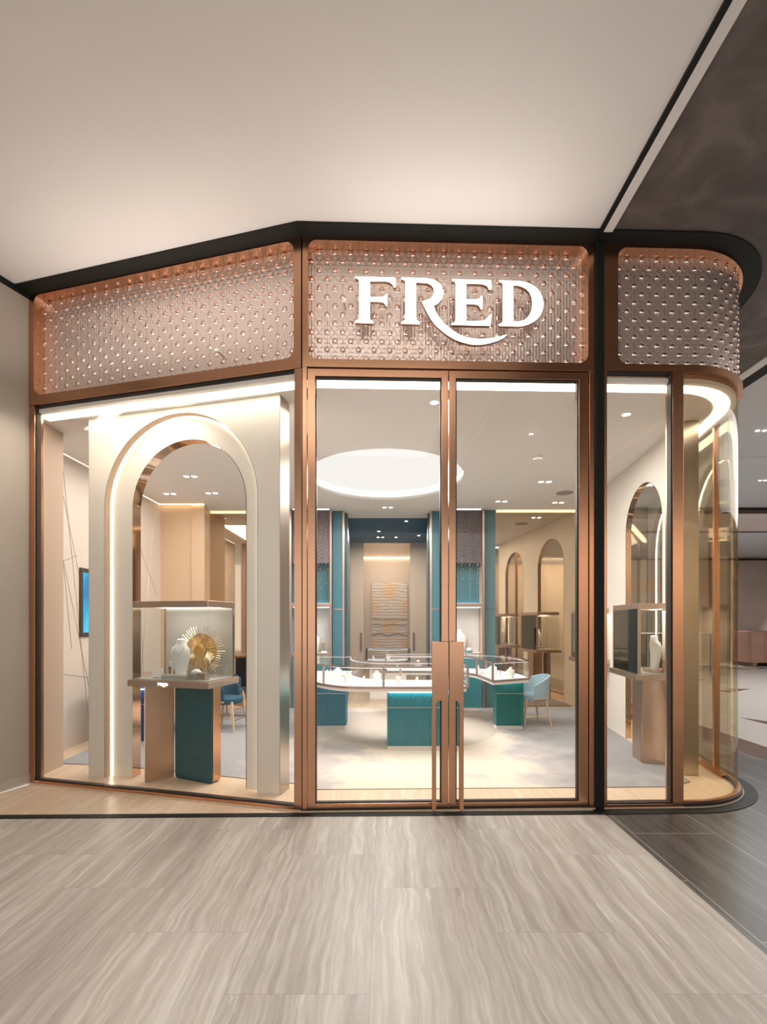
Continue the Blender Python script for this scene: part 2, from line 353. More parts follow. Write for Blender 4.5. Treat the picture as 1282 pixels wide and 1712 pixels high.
def arch_loop(c, r, spring, n=32, base=0):
    pts = [(c-r, base), (c+r, base)]
    for i in range(n+1):
        a = math.pi*i/n; pts.append((c+r*math.cos(a), spring+r*math.sin(a)))
    return pts
def offset(path, d):
    out = []; n = len(path)
    for i in range(n):
        def nr(a, b):
            v = Vector((b[0]-a[0], b[1]-a[1])); v.normalize(); return Vector((-v.y, v.x))
        if i == 0: m = nr(path[0], path[1]); out.append(Vector(path[0])+m*d); continue
        if i == n-1: m = nr(path[-2], path[-1]); out.append(Vector(path[-1])+m*d); continue
        a = nr(path[i-1], path[i]); b = nr(path[i], path[i+1]); m = (a+b).normalized(); out.append(Vector(path[i])+m*(d/max(.3, m.dot(a))))
    return out
def sweep(mb, path, prof, mi=0, caps=True, closed=False):
    """prof: closed polygon of (d, z)"""
    k = len(prof); cols = [offset(path, d) for d, z in prof]; n = len(path)
    vs = [(cols[j][i][0], cols[j][i][1], prof[j][1]) for i in range(n) for j in range(k)]
    fs = []
    for i in range(n-1):
        for j in range(k):
            j2 = (j+1) % k; fs.append((i*k+j, i*k+j2, (i+1)*k+j2, (i+1)*k+j))
    if caps: fs.append(tuple(range(k))); fs.append(tuple(reversed(range((n-1)*k, n*k))))
    mb.add(vs, fs, mi)
def rect(d0, d1, z0, z1): return [(d0, z0), (d1, z0), (d1, z1), (d0, z1)]
def tube(mb, pts, r, seg=8, mi=0, closed=False, r1=None):
    P = [Vector(p) for p in pts]; n = len(P); rings = []
    for i in range(n):
        if closed: t = P[(i+1) % n]-P[i-1]
        else: t = P[min(i+1, n-1)]-P[max(i-1, 0)]
        t.normalize(); a = Vector((0, 0, 1)) if abs(t.z) < .9 else Vector((1, 0, 0))
        x = t.cross(a).normalized(); y = t.cross(x)
        rr = r if r1 is None else r+(r1-r)*i/(n-1)
        rings.append([P[i]+x*rr*math.cos(2*math.pi*k/seg)+y*rr*math.sin(2*math.pi*k/seg) for k in range(seg)])
    vs = [tuple(p) for q in rings for p in q]; fs = []
    for i in range(n if closed else n-1):
        j = (i+1) % n
        for k in range(seg): k2 = (k+1) % seg; fs.append((i*seg+k, i*seg+k2, j*seg+k2, j*seg+k))
    if not closed: fs.append(tuple(reversed(range(seg)))); fs.append(tuple(range((n-1)*seg, n*seg)))
    mb.add(vs, fs, mi)
def loft(mb, secs, seg=20, mi=0, cx=0, cy=0, cz=0):
    """secs: (z, rx, ry, ox, oy)"""
    vs = []
    for (z, rx, ry, ox, oy) in secs:
        for k in range(seg): a = 2*math.pi*k/seg; vs.append((cx+ox+rx*math.cos(a), cy+oy+ry*math.sin(a), cz+z))
    fs = []
    for i in range(len(secs)-1):
        for k in range(seg): k2 = (k+1) % seg; fs.append((i*seg+k, i*seg+k2, (i+1)*seg+k2, (i+1)*seg+k))
    fs.append(tuple(reversed(range(seg)))); fs.append(tuple(range((len(secs)-1)*seg, len(secs)*seg)))
    mb.add(vs, fs, mi)
def poly_slab(mb, pts, z0, z1, mi=0, holes=()):
    prism(mb, [list(pts)]+[list(h) for h in holes], lambda a, d, b: (a, b, d), z0, z1, mi)
def copy_tree(o, parent=None, label=None, loc=None, rz=None, group=None):
    c = o.copy(); COL.objects.link(c); c.parent = parent
    if parent is not None: c.matrix_parent_inverse = Matrix.Identity(4)
    if label: c['label'] = label
    if group: c['group'] = group
    if loc is not None: c.location = loc
    if rz is not None: c.rotation_euler = (0, 0, rz)
    for ch in [x for x in bpy.data.objects if x.parent == o]: copy_tree(ch, c)
    return c

# ------------------------------------------------------------------ plan of the shopfront
A = (-3.064, 4.148); B = (-.599, 3.522); tx, ty = .99955, .03
def front(x): return (x, 3.522+.03*(x+.599))
S = front(2.33); RAD = .78
ctr = (S[0]-.03*RAD, S[1]+RAD)
arc = []
for i in range(29):
    a = R(-88.28 + (88.28-11.3)*i/28); arc.append((ctr[0]+RAD*math.cos(a), ctr[1]+RAD*math.sin(a)))
E_ = (arc[-1][0]+.2*(7.95-arc[-1][1]), 7.95)
PL = Plane(A, B); PF = Plane(B, S)
HT = 4.24; CEIL = 3.22
uC0, uC1 = PF.at_px(993.5), PF.at_px(1006.5)
Cpt = PF(uC0, 0, 0)[:2]; Cpt2 = PF(uC1, 0, 0)[:2]
path_all = [A, B] + arc + [E_]
path_right = [Cpt2] + arc + [E_]

# ------------------------------------------------------------------ setting: floors
mb = MB(); mb.box(-9, 1.61, -8, 3.60, -.06, 0); struct('floor', mb, travertine)
yl = lambda x: 3.505+.018*(x+.6)
mb = MB(); mb.add([(-3.62, 3.40, .001), (-.599, 3.49, .001), (-.599, 3.53, .001), (-3.064, 4.16, .001), (-3.2, 3.9, .001)], [(0, 1, 2, 3, 4)])
poly = [(-3.5, yl(-3.5)), (-.55, yl(-.55)), (-.55, 3.60), (-3.02, 4.20), (-3.25, 3.6)]
mb = MB(); poly_slab(mb, poly, .0, .0015); struct('floor', mb, beigestone)
o = bpy.data.objects['floor.001']
mb = MB(); sweep(mb, [(-3.6, yl(-3.6)-.066), (1.58, yl(1.58)-.066)], rect(0, .066, 0, .004)); struct('trim_1', mb, black)
# dark stone concourse with terrazzo and brown band beyond
mb = MB(); mb.box(1.61, 3.86, -8, 14, -.06, 0); struct('floor', mb, darkstone)
mb = MB(); mb.box(3.86, 4.29, -8, 16.3, -.06, 0); struct('floor', mb, redstone)
mb = MB(); mb.box(4.29, 22, -8, 16.3, -.06, 0)
for i in range(90):
    x = 4.7+random.random()*13; y = 4+random.random()*12; s = .16+random.random()*.18; a = random.choice([0, math.pi/2, math.pi, -math.pi/2])+.3
    p = [(x+s*math.cos(a+q)*k, y+s*math.sin(a+q)*k, .001) for q, k in ((0, 1.5), (2.2, .6), (-2.2, .6))]
    mb.add(p, [(0, 1, 2)], 1)
struct('floor', mb, [mallstone, redstone])
# boutique floor (pale stone) and its carpet
inner = offset(path_all, -.02)
poly = [tuple(p) for p in inner] + [(3.8, 8.3), (1.3, 8.3), (1.3, 13.8), (-1.2, 13.8), (-1.2, 8.3), (-3.6, 8.3), (-3.6, 4.3)]
mb = MB(); poly_slab(mb, poly, .0, .012); struct('floor', mb, beigestone)
# plinth ring of black stone outside the curve
mb = MB(); sweep(mb, [PF(uC0-.02, 0, 0)[:2]]+arc+[E_], rect(-.11, -.0, .0, .005)); struct('trim_2', mb, black)

# setting: exterior ceilings
wl_dir = Vector((-.36, -1)).normalized()
LW = [A, (A[0]+wl_dir.x*4.6, A[1]+wl_dir.y*4.6)]
mb = MB(); cl = [(A[0]-.02, A[1]+.1), (-.6, 3.62), (1.60, 3.70), (1.51, -8), (-9, -8), (-9, 4.2)]
poly_slab(mb, cl, HT, HT+.1); struct('ceiling', mb, plaster)
mb = MB(); poly_slab(mb, [(1.62, 3.8), (1.57, -8), (4.08, -8), (4.08, 8), (4.08, 16.3), (1.64, 16.3)], HT, HT+.1); struct('ceiling', mb, swirl)
mb = MB(); poly_slab(mb, [(4.39, -8), (22, -8), (22, 8.22), (4.39, 8.22)], HT, HT+.1); poly_slab(mb, [(4.39, 8.25), (22, 8.25), (22, 11.9), (4.39, 11.9)], HT, HT+.1)
poly_slab(mb, [(4.39, 12.1), (22, 12.1), (22, 16.4), (4.39, 16.4)], 3.62, 3.7)
struct('ceiling', mb, mat('pale_grey_ceiling', (.56, .57, .59), .6, 0, .02, 2))
# black and light trims in the ceiling
mb = MB(); sweep(mb, path_all, rect(-.135, -.0, HT-.012, HT+.02)); struct('trim_3', mb, black)
mb = MB(); mb.add([(1.553, 3.50, HT-.016), (1.585, 3.50, HT-.016), (1.53, -8, HT-.016), (1.50, -8, HT-.016)], [(0, 1, 2, 3)])
mb = MB(); poly_slab(mb, [(1.560, 3.56), (1.592, 3.56), (1.54, -8), (1.508, -8)], HT-.016, HT+.05); struct('trim_4', mb, black)
mb = MB(); poly_slab(mb, [(1.592, 3.46), (1.655, 3.46), (1.60, -8), (1.54, -8)], HT-.02, HT+.05); struct('trim_5', mb, mat('pale_channel', (.78, .75, .73), .45))
mb = MB(); mb.box(4.08, 4.19, -8, 16.3, HT-.02, HT+.08); struct('trim_6', mb, mat('pale_channel_edge', (.75, .72, .70), .45))
mb = MB(); mb.box(4.19, 4.39, -8, 16.3, HT+.01, HT+.08); struct('trim_7', mb, black)
mb = MB(); mb.box(4.39, 22, 11.9, 12.1, 3.66, HT+.1); struct('wall_bulkhead', mb, mat('brown_bulkhead', (.09, .06, .048), .5))
mb = MB(); mb.box(4.39, 22, 11.86, 11.9, HT-.05, HT+.02); struct('trim_8', mb, black)
# mall far wall
mb = MB(); mb.box(3.0, 22, 16.3, 16.5, 0, 4.4); struct('wall_far', mb, mat('bronze_cladding', (.40, .325, .28), .4, 0, .2, 1.2))
mb = MB(); mb.box(3.0, 22, 16.26, 16.3, 3.50, 3.56); struct('trim_9', mb, black)
mb = MB(); mb.box(3.0, 11.0, 16.22, 16.3, 2.45, 2.80); struct('trim_10', mb, mat('amber_fascia', (.50, .27, .13), .45, 0, .1, 3))
# shopfronts across the concourse, to the right
mb = MB(); mb.box(16.6, 16.8, -8, 16.3, 0, 4.6); struct('wall_right', mb, mat('grey_bronze_wall', (.20, .165, .145), .4, .3, .3, .8))
mb = MB(); mb.box(5.0, 16.6, -8.2, -8, 0, 4.6); struct('wall_behind', mb, mat('grey_brown_wall', (.60, .50, .41), .5, 0, .3, .7))
w5 = structroot('window_5', (16.55, 4, 0)); shopglass = mat('dark_shop_glass', (.05, .05, .05), .06, 0, .3, .6)
for i in range(9):
    y = -4+2.2*i
    mb = MB(); mb.box(16.54, 16.6, y+.05, y+2.1, .1, 2.9); mb.build('window_pane', shopglass, w5)
    mb = MB(); mb.box(16.50, 16.6, y-.05, y+.05, 0, 3.1); mb.build('window_frame', bronze, w5)
mb = MB(); mb.box(16.46, 16.6, -5, 15.8, 2.95, 3.25); struct('trim_19', mb, mat('amber_shop_band', (.42, .22, .10), .4, 0, .1, 2))
# outer left wall with its skirting and shadow gap
WL = Plane(LW[1], LW[0])
mb = MB(); mb.box(0, WL.L, 0, .12, 0, HT-.05, tf=WL); struct('wall_left', mb, mat('greige_wall', (.43, .385, .335), .55, 0, .03, 2))
mb = MB(); mb.box(0, WL.L-.002, -.006, .0, 0, .085, tf=WL); struct('baseboard_left', mb, mat('stone_skirting', (.47, .42, .375), .5, 0, .06, 6))
mb = MB(); mb.box(0, WL.L, -.012, .12, HT-.05, HT, tf=WL); struct('trim_11', mb, black)

# ------------------------------------------------------------------ boutique shell
dome_c = (0.02, 6.08); dome_rx, dome_ry = .985, 1.06
dl = [(dome_c[0]+dome_rx*math.cos(2*math.pi*i/64), dome_c[1]+dome_ry*math.sin(2*math.pi*i/64)) for i in range(64)]
inner = offset(path_all, .03)
cpoly = [tuple(p) for p in inner] + [(3.8, 7.96), (.86, 7.96), (.80, 8.38), (-.62, 8.38), (-.66, 7.96), (-3.6, 7.96), (-3.6, 4.3)]
mb = MB(); poly_slab(mb, cpoly, CEIL, CEIL+.03, holes=[dl]); struct('ceiling', mb, inplaster)
mb = MB(); poly_slab(mb, [(-.8, 8.38), (1.05, 8.38), (1.05, 11.03), (-.85, 11.03)], CEIL, CEIL+.03); struct('ceiling', mb, mat('teal_gloss_ceiling', (.024, .12, .20), .6, spec=.06))
mb = MB(); poly_slab(mb, [(-.7, 11.03), (.85, 11.03), (.85, 13.7), (-.7, 13.7)], CEIL, CEIL+.03); struct('ceiling', mb, mat('copper_ceiling', (.42, .30, .20), .2, .6))
# lit dome: recessed bowl
mb = MB(); n = 64; vs = []
prof = [(1.0, 0), (1.0, .05), (1.03, .055), (1.03, .14), (.9, .20), (.6, .25), (.2, .27)]
for (k, z) in prof:
    for i in range(n): a = 2*math.pi*i/n; vs.append((dome_c[0]+dome_rx*k*math.cos(a), dome_c[1]+dome_ry*k*math.sin(a), CEIL+z))
fs = []; mi = []
for j in range(len(prof)-1):
    for i in range(n): i2 = (i+1) % n; fs.append((j*n+i, j*n+i2, (j+1)*n+i2, (j+1)*n+i))
for q, f in enumerate(fs): mi.append(1 if 2 <= q//n < 3 else (0 if q//n < 2 else 2))
fs.append(tuple(range((len(prof)-1)*n, len(prof)*n))); mi.append(2)
mb.add(vs, fs); mb.mi = mi
cd = mb.build('ceiling_dome', [inplaster, ledw, emis('dome_glow', (1, .96, .92), .66)], smooth=True)
tag(cd, 'large round glowing recess in the boutique ceiling above the counters', 'ceiling light')
# continuous light slot just behind the glass
mb = MB(); sweep(mb, path_all[:-1]+[(3.55, 6.4)], rect(.075, .185, CEIL-.004, CEIL-.001)); o = mb.build('light_slot', led)
tag(o, 'continuous warm light slot in the ceiling following the shopfront glass', 'ceiling light')
# walls of the boutique
SW0, SW1 = (-3.085, 4.20), (-3.10, 4.62)
mb = MB(); mb.box(-3.30, -3.09, 4.18, 4.62, 0, CEIL+.03); struct('wall_window_left', mb, tan)
mb = MB(); mb.box(-3.60, -3.455, 4.62, 7.42, 0, CEIL+.03)
wli = struct('wall_boutique_left', mb, stonewall)
mb = MB(); rnd = random.Random(3)
def pen(y0, z0, y1, z1): tube(mb, [(-3.453, y0, z0), (-3.453, y1, z1)], .0018, 4)
for (a, b, c, d) in [(4.9, 2.9, 5.75, .2), (5.05, 3.1, 5.9, .5), (5.3, 1.1, 5.02, 3.0), (4.75, 1.9, 5.4, 2.15), (4.85, .9, 5.6, .75), (5.15, 3.1, 5.6, .3), (6.6, 2.7, 7.3, 1.8), (6.7, 3.0, 6.9, .4), (7.2, 3.0, 6.8, .6), (5.8, 3.0, 6.5, 1.3)]: pen(a, b, c, d)
mb.build('wall_inlay', bronze, wli)
mb = MB(); sweep(mb, [(-3.452, 7.40), (-3.452, 4.64)], rect(-.05, -.0, CEIL-.006, CEIL-.002)); o = mb.build('wall_cove_light', emis('wall_cove_led', (1, .86, .66), 3))
tag(o, 'warm cove light along the top of the pale left wall', 'ceiling light')
mb = MB(); poly_slab(mb, [(-3.6, 7.42), (-2.97, 7.42), (-2.97, 7.40), (-2.77, 7.40), (-2.86, 7.9), (-3.6, 7.9)], 0, CEIL+.02); struct('wall_column_left', mb, wood)
mb = MB(); mb.box(-3.45, -2.77, 7.36, 7.395, CEIL-.006, CEIL-.002); o = mb.build('column_cove_light', emis('column_cove_led', (1, .80, .50), 4)); tag(o, 'amber cove light above the pale wood column', 'ceiling light')
mb = MB(); mb.box(-2.86, -1.70, 7.88, 7.95, 0, CEIL+.02); struct('wall_mirror_left', mb, bronzemirror)
mb = MB(); mb.box(1.82, 3.84, 7.80, 7.86, 0, CEIL+.02); struct('wall_mirror_right', mb, bronzemirror)
mb = MB(); mb.box(1.84, 3.2, 7.765, 7.80, CEIL-.03, CEIL-.001); mb.box(-2.84, -1.7, 7.85, 7.88, CEIL-.03, CEIL-.001); struct('trim_12', mb, emis('mirror_cove_led', (1, .78, .45), 1.2))
mb = MB(); mb.box(-3.7, -.66, 7.96, 8.05, 0, CEIL+.02); mb.box(.86, 3.9, 7.96, 8.05, 0, CEIL+.02); struct('wall_back', mb, tealdeep)
# portal: flaring deep teal sides, wood doors and bright niche behind
mb = MB(); poly_slab(mb, [(-.64, 8.0), (-.60, 8.0), (-.76, 11.0), (-.86, 11.0), (-.86, 8.0)], 0, CEIL); struct('wall_portal_left', mb, tealdeep)
mb = MB(); poly_slab(mb, [(.74, 8.0), (.80, 8.0), (1.15, 8.0), (1.15, 11.0), (.98, 11.0)], 0, CEIL); struct('wall_portal_right', mb, tealdeep)
for nm, x0, x1, hx in (('door_3', -.78, -.46, -.51), ('door_4', .61, 1.0, .69)):
    mb = MB(); mb.box(x0, x1, 11.0, 11.06, 0, CEIL); d = struct(nm, mb, woodd)
    mb = MB(); mb.box(hx-.022, hx+.022, 10.95, 10.985, .75, 1.16); mb.box(hx-.012, hx+.012, 10.98, 11.0, .8, .84); mb.box(hx-.012, hx+.012, 10.98, 11.0, 1.07, 1.11)
    mb.build('door_handle', bronze, d, bevel=.004)
mb = MB(); mb.box(-.8, .95, 13.5, 13.6, 0, CEIL+.02); struct('wall_niche_back', mb, mat('warm_niche_wall', (.58, .49, .41), .6, 0, .03, 4))
mb = MB(); mb.box(-.70, -.62, 11.06, 13.5, 0, CEIL); mb.box(.80, .88, 11.06, 13.5, 0, CEIL); struct('wall_niche_side', mb, woodd)
mb = MB(); mb.box(-.6, .8, 13.44, 13.49, CEIL-.006, CEIL-.001); struct('trim_13', mb, emis('niche_cove_led', (1, .85, .62), 5))
art = thing('relief_artwork', 'tall layered relief panel in grey and gold at the far end of the boutique', 'artwork', (.17, 13.47, 0))
mb = local(); mb.box(-.50, .50, -.02, 0, .35, 2.50)
ob = mb.build('relief_panel', relief, art)
mb = local(); 
for (z, amp) in ((1.05, .05), (1.32, .025), (1.48, .02)):
    pts = [(-.49+.98*i/40, -.028, z+amp*math.sin(i*.31+z*5)*.5+.012*math.sin(i*1.3)) for i in range(41)]
    tube(mb, pts, .014 if z < 1.2 else .008, 6)
mb.build('ridge_line', mat('grey_ridge', (.12, .13, .12), .5), art)

# ------------------------------------------------------------------ shopfront frames
def strip_struct(name, plane, u0, u1, d0, d1, v0, v1, m, parent, bevel=.002):
    mb = MB(); mb.box(u0, u1, d0, d1, v0, v1, tf=plane); return mb.build(name, m, parent, bevel=bevel)
# window_1: left shop window
w1 = structroot('window_1', (A[0], A[1], 0)); LL = PL.L
mb = MB()
mb.box(.0, .055, -.005, .08, 0, 3.27, tf=PL); mb.box(LL-.060, LL-.002, -.005, .08, 0, 3.27, tf=PL)
mb.box(.055, LL-.060, -.005, .08, 0, .035, tf=PL); mb.build('window_frame', copper, w1, bevel=.002)
mb = MB(); mb.box(.055, LL-.06, .02, .026, .035, 3.27, tf=PL); mb.build('window_pane', glass, w1)
mb = MB(); mb.box(.055, .063, .01, .05, .035, 3.27, tf=PL); mb.box(.055, LL-.06, .01, .05, .035, .043, tf=PL); mb.box(.055, LL-.06, .01, .05, 3.262, 3.27, tf=PL); mb.build('window_gasket', gasket, w1)
mb = MB(); mb.box(-.02, .0, -.005, .06, 0, HT-.02, tf=PL); struct('trim_14', mb, black)

def bosses(mb, fn, u0, u1, v0, v1, su=.118, sv=.066):
    for row in range(int(v0/sv), int(v1/sv)+1):
        v = (row+.42)*sv
        if v < v0+.015 or v > v1-.015: continue
        k = int(u0/su)-1
        while True:
            u = (k+.5-(.5 if (row+100) % 2 else 0))*su; k += 1
            if u < u0+.02: continue
            if u > u1-.02: break
            vs = [fn(u, -.0105, v)]; n = 9
            for (rr, h) in ((.007, -.0095), (.014, -.007), (.0195, -.0035), (.023, .001)):
                for i in range(n): a = 2*math.pi*i/n; vs.append(fn(u+rr*math.cos(a), h, v+rr*math.sin(a)))
            fs = [(0, 1+i, 1+(i+1) % n) for i in range(n)]
            for j in range(3):
                for i in range(n): a, b = 1+j*n+i, 1+j*n+(i+1) % n; fs.append((a, a+n, b+n, b))
            mb.add(vs, fs, 1, [(0, 0)]*len(vs))
bossm = mat('rose_boss', (.92, .74, .65), .10, 1, .02, 5)
def transom(name, label, plane, u0, u1, o0, o1, v0, vo0, vo1, v1, r):
    t = thing(name, label, 'fascia panel', plane(u0, 0, v0), 0)
    mb = MB(); prism(mb, [[(u0, v0), (u1, v0), (u1, v1), (u0, v1)], rrect(o0, o1, vo0, vo1, r)], plane, -.012, .085); mb.build('fascia_frame', copper, t, bevel=.0015)
    mb = MB(); a, b = u0+.004, u1-.004; n = 2
    vs = []; uv = []
    for i in range(n):
        for j in range(2):
            u = a+(b-a)*i/(n-1); v = (v0, v1)[j]; vs.append(plane(u, .086, v)); uv.append((u, v))
    mb.add(vs, [(0, 2, 3, 1)], 0, uv); bosses(mb, lambda u, d, v: plane(u, .086+d, v), o0-.05, o1+.05, vo0-.03, vo1+.02); mb.build('mirror_sheet', [rosemirror, bossm], t, smooth=True)
    return t
transom('mirror_fascia', 'embossed rose mirror fascia above the left arched window', PL, .0, LL-.003, .055, LL-.062, 3.27, 3.35, 4.212, HT-.004, .07)
oF0 = PF.at_px(515, .0); oF1 = PF.at_px(982, .0)
fF = transom('mirror_fascia', 'embossed rose mirror fascia carrying the lit sign above the doors', PF, .003, uC0, oF0, oF1, 3.275, 3.335, 4.205, HT-.004, .07)

# right fascia, flat start then round the corner
tR = thing('mirror_fascia', 'embossed rose mirror fascia wrapping the rounded right corner', 'fascia panel', PF(uC1, 0, 3.28))
oR0 = PF.at_px(1032); uS = PF.L-.05
mb = MB(); r = .07
lp = [(uC1, 3.28), (uS, 3.28), (uS, 3.335)] + [(oR0+r - r*math.sin(R(90*i/8)), 3.335+r - r*math.cos(R(90*i/8))) for i in range(9)] + [(oR0+r-r*math.cos(R(90*i/8)), 4.205-r+r*math.sin(R(90*i/8))) for i in range(9)] + [(uS, 4.205), (uS, HT-.004), (uC1, HT-.004)]
prism(mb, [lp], PF, -.012, .085)
pr = [PF(uS, 0, 0)[:2]]+arc[1:]+[E_]
sweep(mb, pr, rect(-.012, .085, 3.28, 3.335)); sweep(mb, pr, rect(-.012, .085, 4.205, HT-.004))
mb.build('fascia_frame', copper, tR, smooth=False)
mb = MB(); pm = [offset(path_right, .086 if i < 2 else max(.02, .086-.066*(i-1)/14))[i] for i in range(len(path_right))]
def pmf(u, d, v):
    s_ = 0
    for i in range(len(pm)-1):
        L_ = (pm[i+1]-pm[i]).length
        if u <= s_+L_ or i == len(pm)-2:
            e_ = (pm[i+1]-pm[i])/L_; p_ = pm[i]+e_*(u-s_)+Vector((-e_.y, e_.x))*d; return (p_.x, p_.y, v)
        s_ += L_
vs = []; uv = []; s = 0
for i, p in enumerate(pm):
    if i: s += (pm[i]-pm[i-1]).length
    for v in (3.28, HT): vs.append((p[0], p[1], v)); uv.append((s, v))
mb.add(vs, [(2*i, 2*i+2, 2*i+3, 2*i+1) for i in range(len(pm)-1)], 0, uv); bosses(mb, pmf, .06, 3.6, 3.30, 4.22); mb.build('mirror_sheet', [rosemirror, bossm], tR, smooth=True)

# posts at both sides of the entrance
mb = MB(); uD0 = PF.at_px(514); mb.box(.003, uD0-.003, -.012, .09, .02, 3.275, tf=PF); struct('trim_15', mb, copper, bevel=.002)
uD1 = PF.at_px(983.5); mb = MB(); mb.box(uD1+.003, uC0, -.012, .09, .02, 3.275, tf=PF); struct('trim_16', mb, copper, bevel=.002)
mb = MB(); mb.box(uC0, uC1, -.035, .10, 0, HT-.012, tf=PF); struct('trim_17', mb, black, bevel=.002)
mb = MB(); mb.box(0, uC0, -.005, .09, 0, .02, tf=PF); struct('trim_18', mb, gasket)
# door leaves
uM = PF.at_px(750)
def leaf(name, a, b, ga, gb, hx0, hx1, hbar):
    d = structroot(name, PF(a, .03, .02))
    mb = MB(); prism(mb, [[(a, .022), (b, .022), (b, 3.268), (a, 3.268)], [(ga, .060), (gb, .060), (gb, 3.214), (ga, 3.214)]], PF, .0, .055); mb.build('door_frame', copper, d, bevel=.002)
    mb = MB(); prism(mb, [[(ga, .060), (gb, .060), (gb, 3.214), (ga, 3.214)], [(ga+.008, .068), (gb-.008, .068), (gb-.008, 3.206), (ga+.008, 3.206)]], PF, .012, .045); mb.build('door_gasket', gasket, d)
    mb = MB(); mb.box(ga+.004, gb-.004, .025, .031, .064, 3.21, tf=PF); mb.build('door_pane', glass, d)
    # pull handle: plate above, bar below, slot with one rounded shoulder
    hb = lambda px: PF.at_px(px, -.07)
    e0, e1 = sorted((hb(hx0), hb(hx1))); 
    top, slot, bot = 1.4+(1040-1073)*3.47/800, 1.4+(1040-1172)*3.47/800, .03
    bw = .031; mb = MB(); r = .03
    if hbar == 'L':   # bar on the left side
        s0 = e0+bw; lp = [(e0, bot), (s0, bot)] + [(s0+r-r*math.cos(R(90*i/6)), slot-r+r*math.sin(R(90*i/6))) for i in range(7)] + [(e1, slot), (e1, top), (e0, top)]
    else:
        s1 = e1-bw; lp = [(e0, top), (e0, slot)] + [(s1-r+r*math.sin(R(90*i/6)), slot-r+r*math.cos(R(90*i/6))) for i in range(7)] + [(s1, bot), (e1, bot), (e1, top)]
    prism(mb, [lp], PF, -.075, -.045)
    hd = mb.build('door_handle', copper, d, bevel=.002)
    mb = MB(); c = (e0+e1)/2
    for z in (1.2, .9): tube(mb, [PF(c+.02*(1 if hbar == 'L' else -1), -.046, z), PF(c+.02*(1 if hbar == 'L' else -1), .002, z)], .012, 12)
    c2 = e0+.015 if hbar == 'L' else e1-.015
    mb.build('handle_fixing', bronze, hd)
    return d
leaf('door_1', uD0, uM-.003, PF.at_px(527), PF.at_px(738), 722, 749.3, 'L')
leaf('door_2', uM+.003, uD1, PF.at_px(762), PF.at_px(967.5), 751, 775, 'R')
# right window: flat pane, mullion, curved pane, side glazing
w2 = structroot('window_2', PF(uC1, 0, 0)); ua, ub = PF.at_px(1013.5), PF.at_px(1123); uc = PF.at_px(1141)
mb = MB(); mb.box(uC1, ua, -.012, .08, 0, 3.28, tf=PF); mb.box(ub, uc, -.012, .08, 0, 3.28, tf=PF); mb.box(ua, ub, -.012, .08, 0, .035, tf=PF); mb.build('window_frame', copper, w2, bevel=.002)
mb = MB(); mb.box(ua, ub, .02, .026, .035, 3.275, tf=PF); mb.build('window_pane', glass, w2)
mb = MB(); mb.box(ub-.008, ub, .0, .05, .035, 3.275, tf=PF); mb.box(ua, ub, .0, .05, .035, .043, tf=PF); mb.box(ua, ub, 0, .05, 3.27, 3.28, tf=PF); mb.build('window_gasket', gasket, w2)
pc = [PF(uc, 0, 0)[:2]]+arc
w3 = structroot('window_3', (pc[0][0], pc[0][1], 0))
mb = MB(); sweep(mb, pc, rect(-.012, .045, 0, .035)); mb.build('window_frame', gasket, w3)
mb = MB(); sweep(mb, pc, rect(.0, .034, .035, .047)); mb.build('window_rail', copper, w3)
mb = MB(); sweep(mb, pc, rect(.02, .026, .05, 3.28)); mb.build('window_pane', glassr, w3, smooth=True)
ps = [arc[-1], E_]; PS = Plane(ps[0], ps[1])
w4 = structroot('window_4', (ps[0][0], ps[0][1], 0))
mb = MB()
for u in (0.20, 3.5): mb.box(u, u+.03, -.006, .045, 0, 3.28, tf=PS)
mb.box(0, PS.L, -.01, .07, 0, .04, tf=PS); mb.build('window_frame', copper, w4, bevel=.002)
mb = MB()
mb.box(.0, PS.L, .02, .026, .04, 3.28, tf=PS)
mb.build('window_pane', glassmat('side_shop_glass', (.93, .90, .83), 1.2), w4)

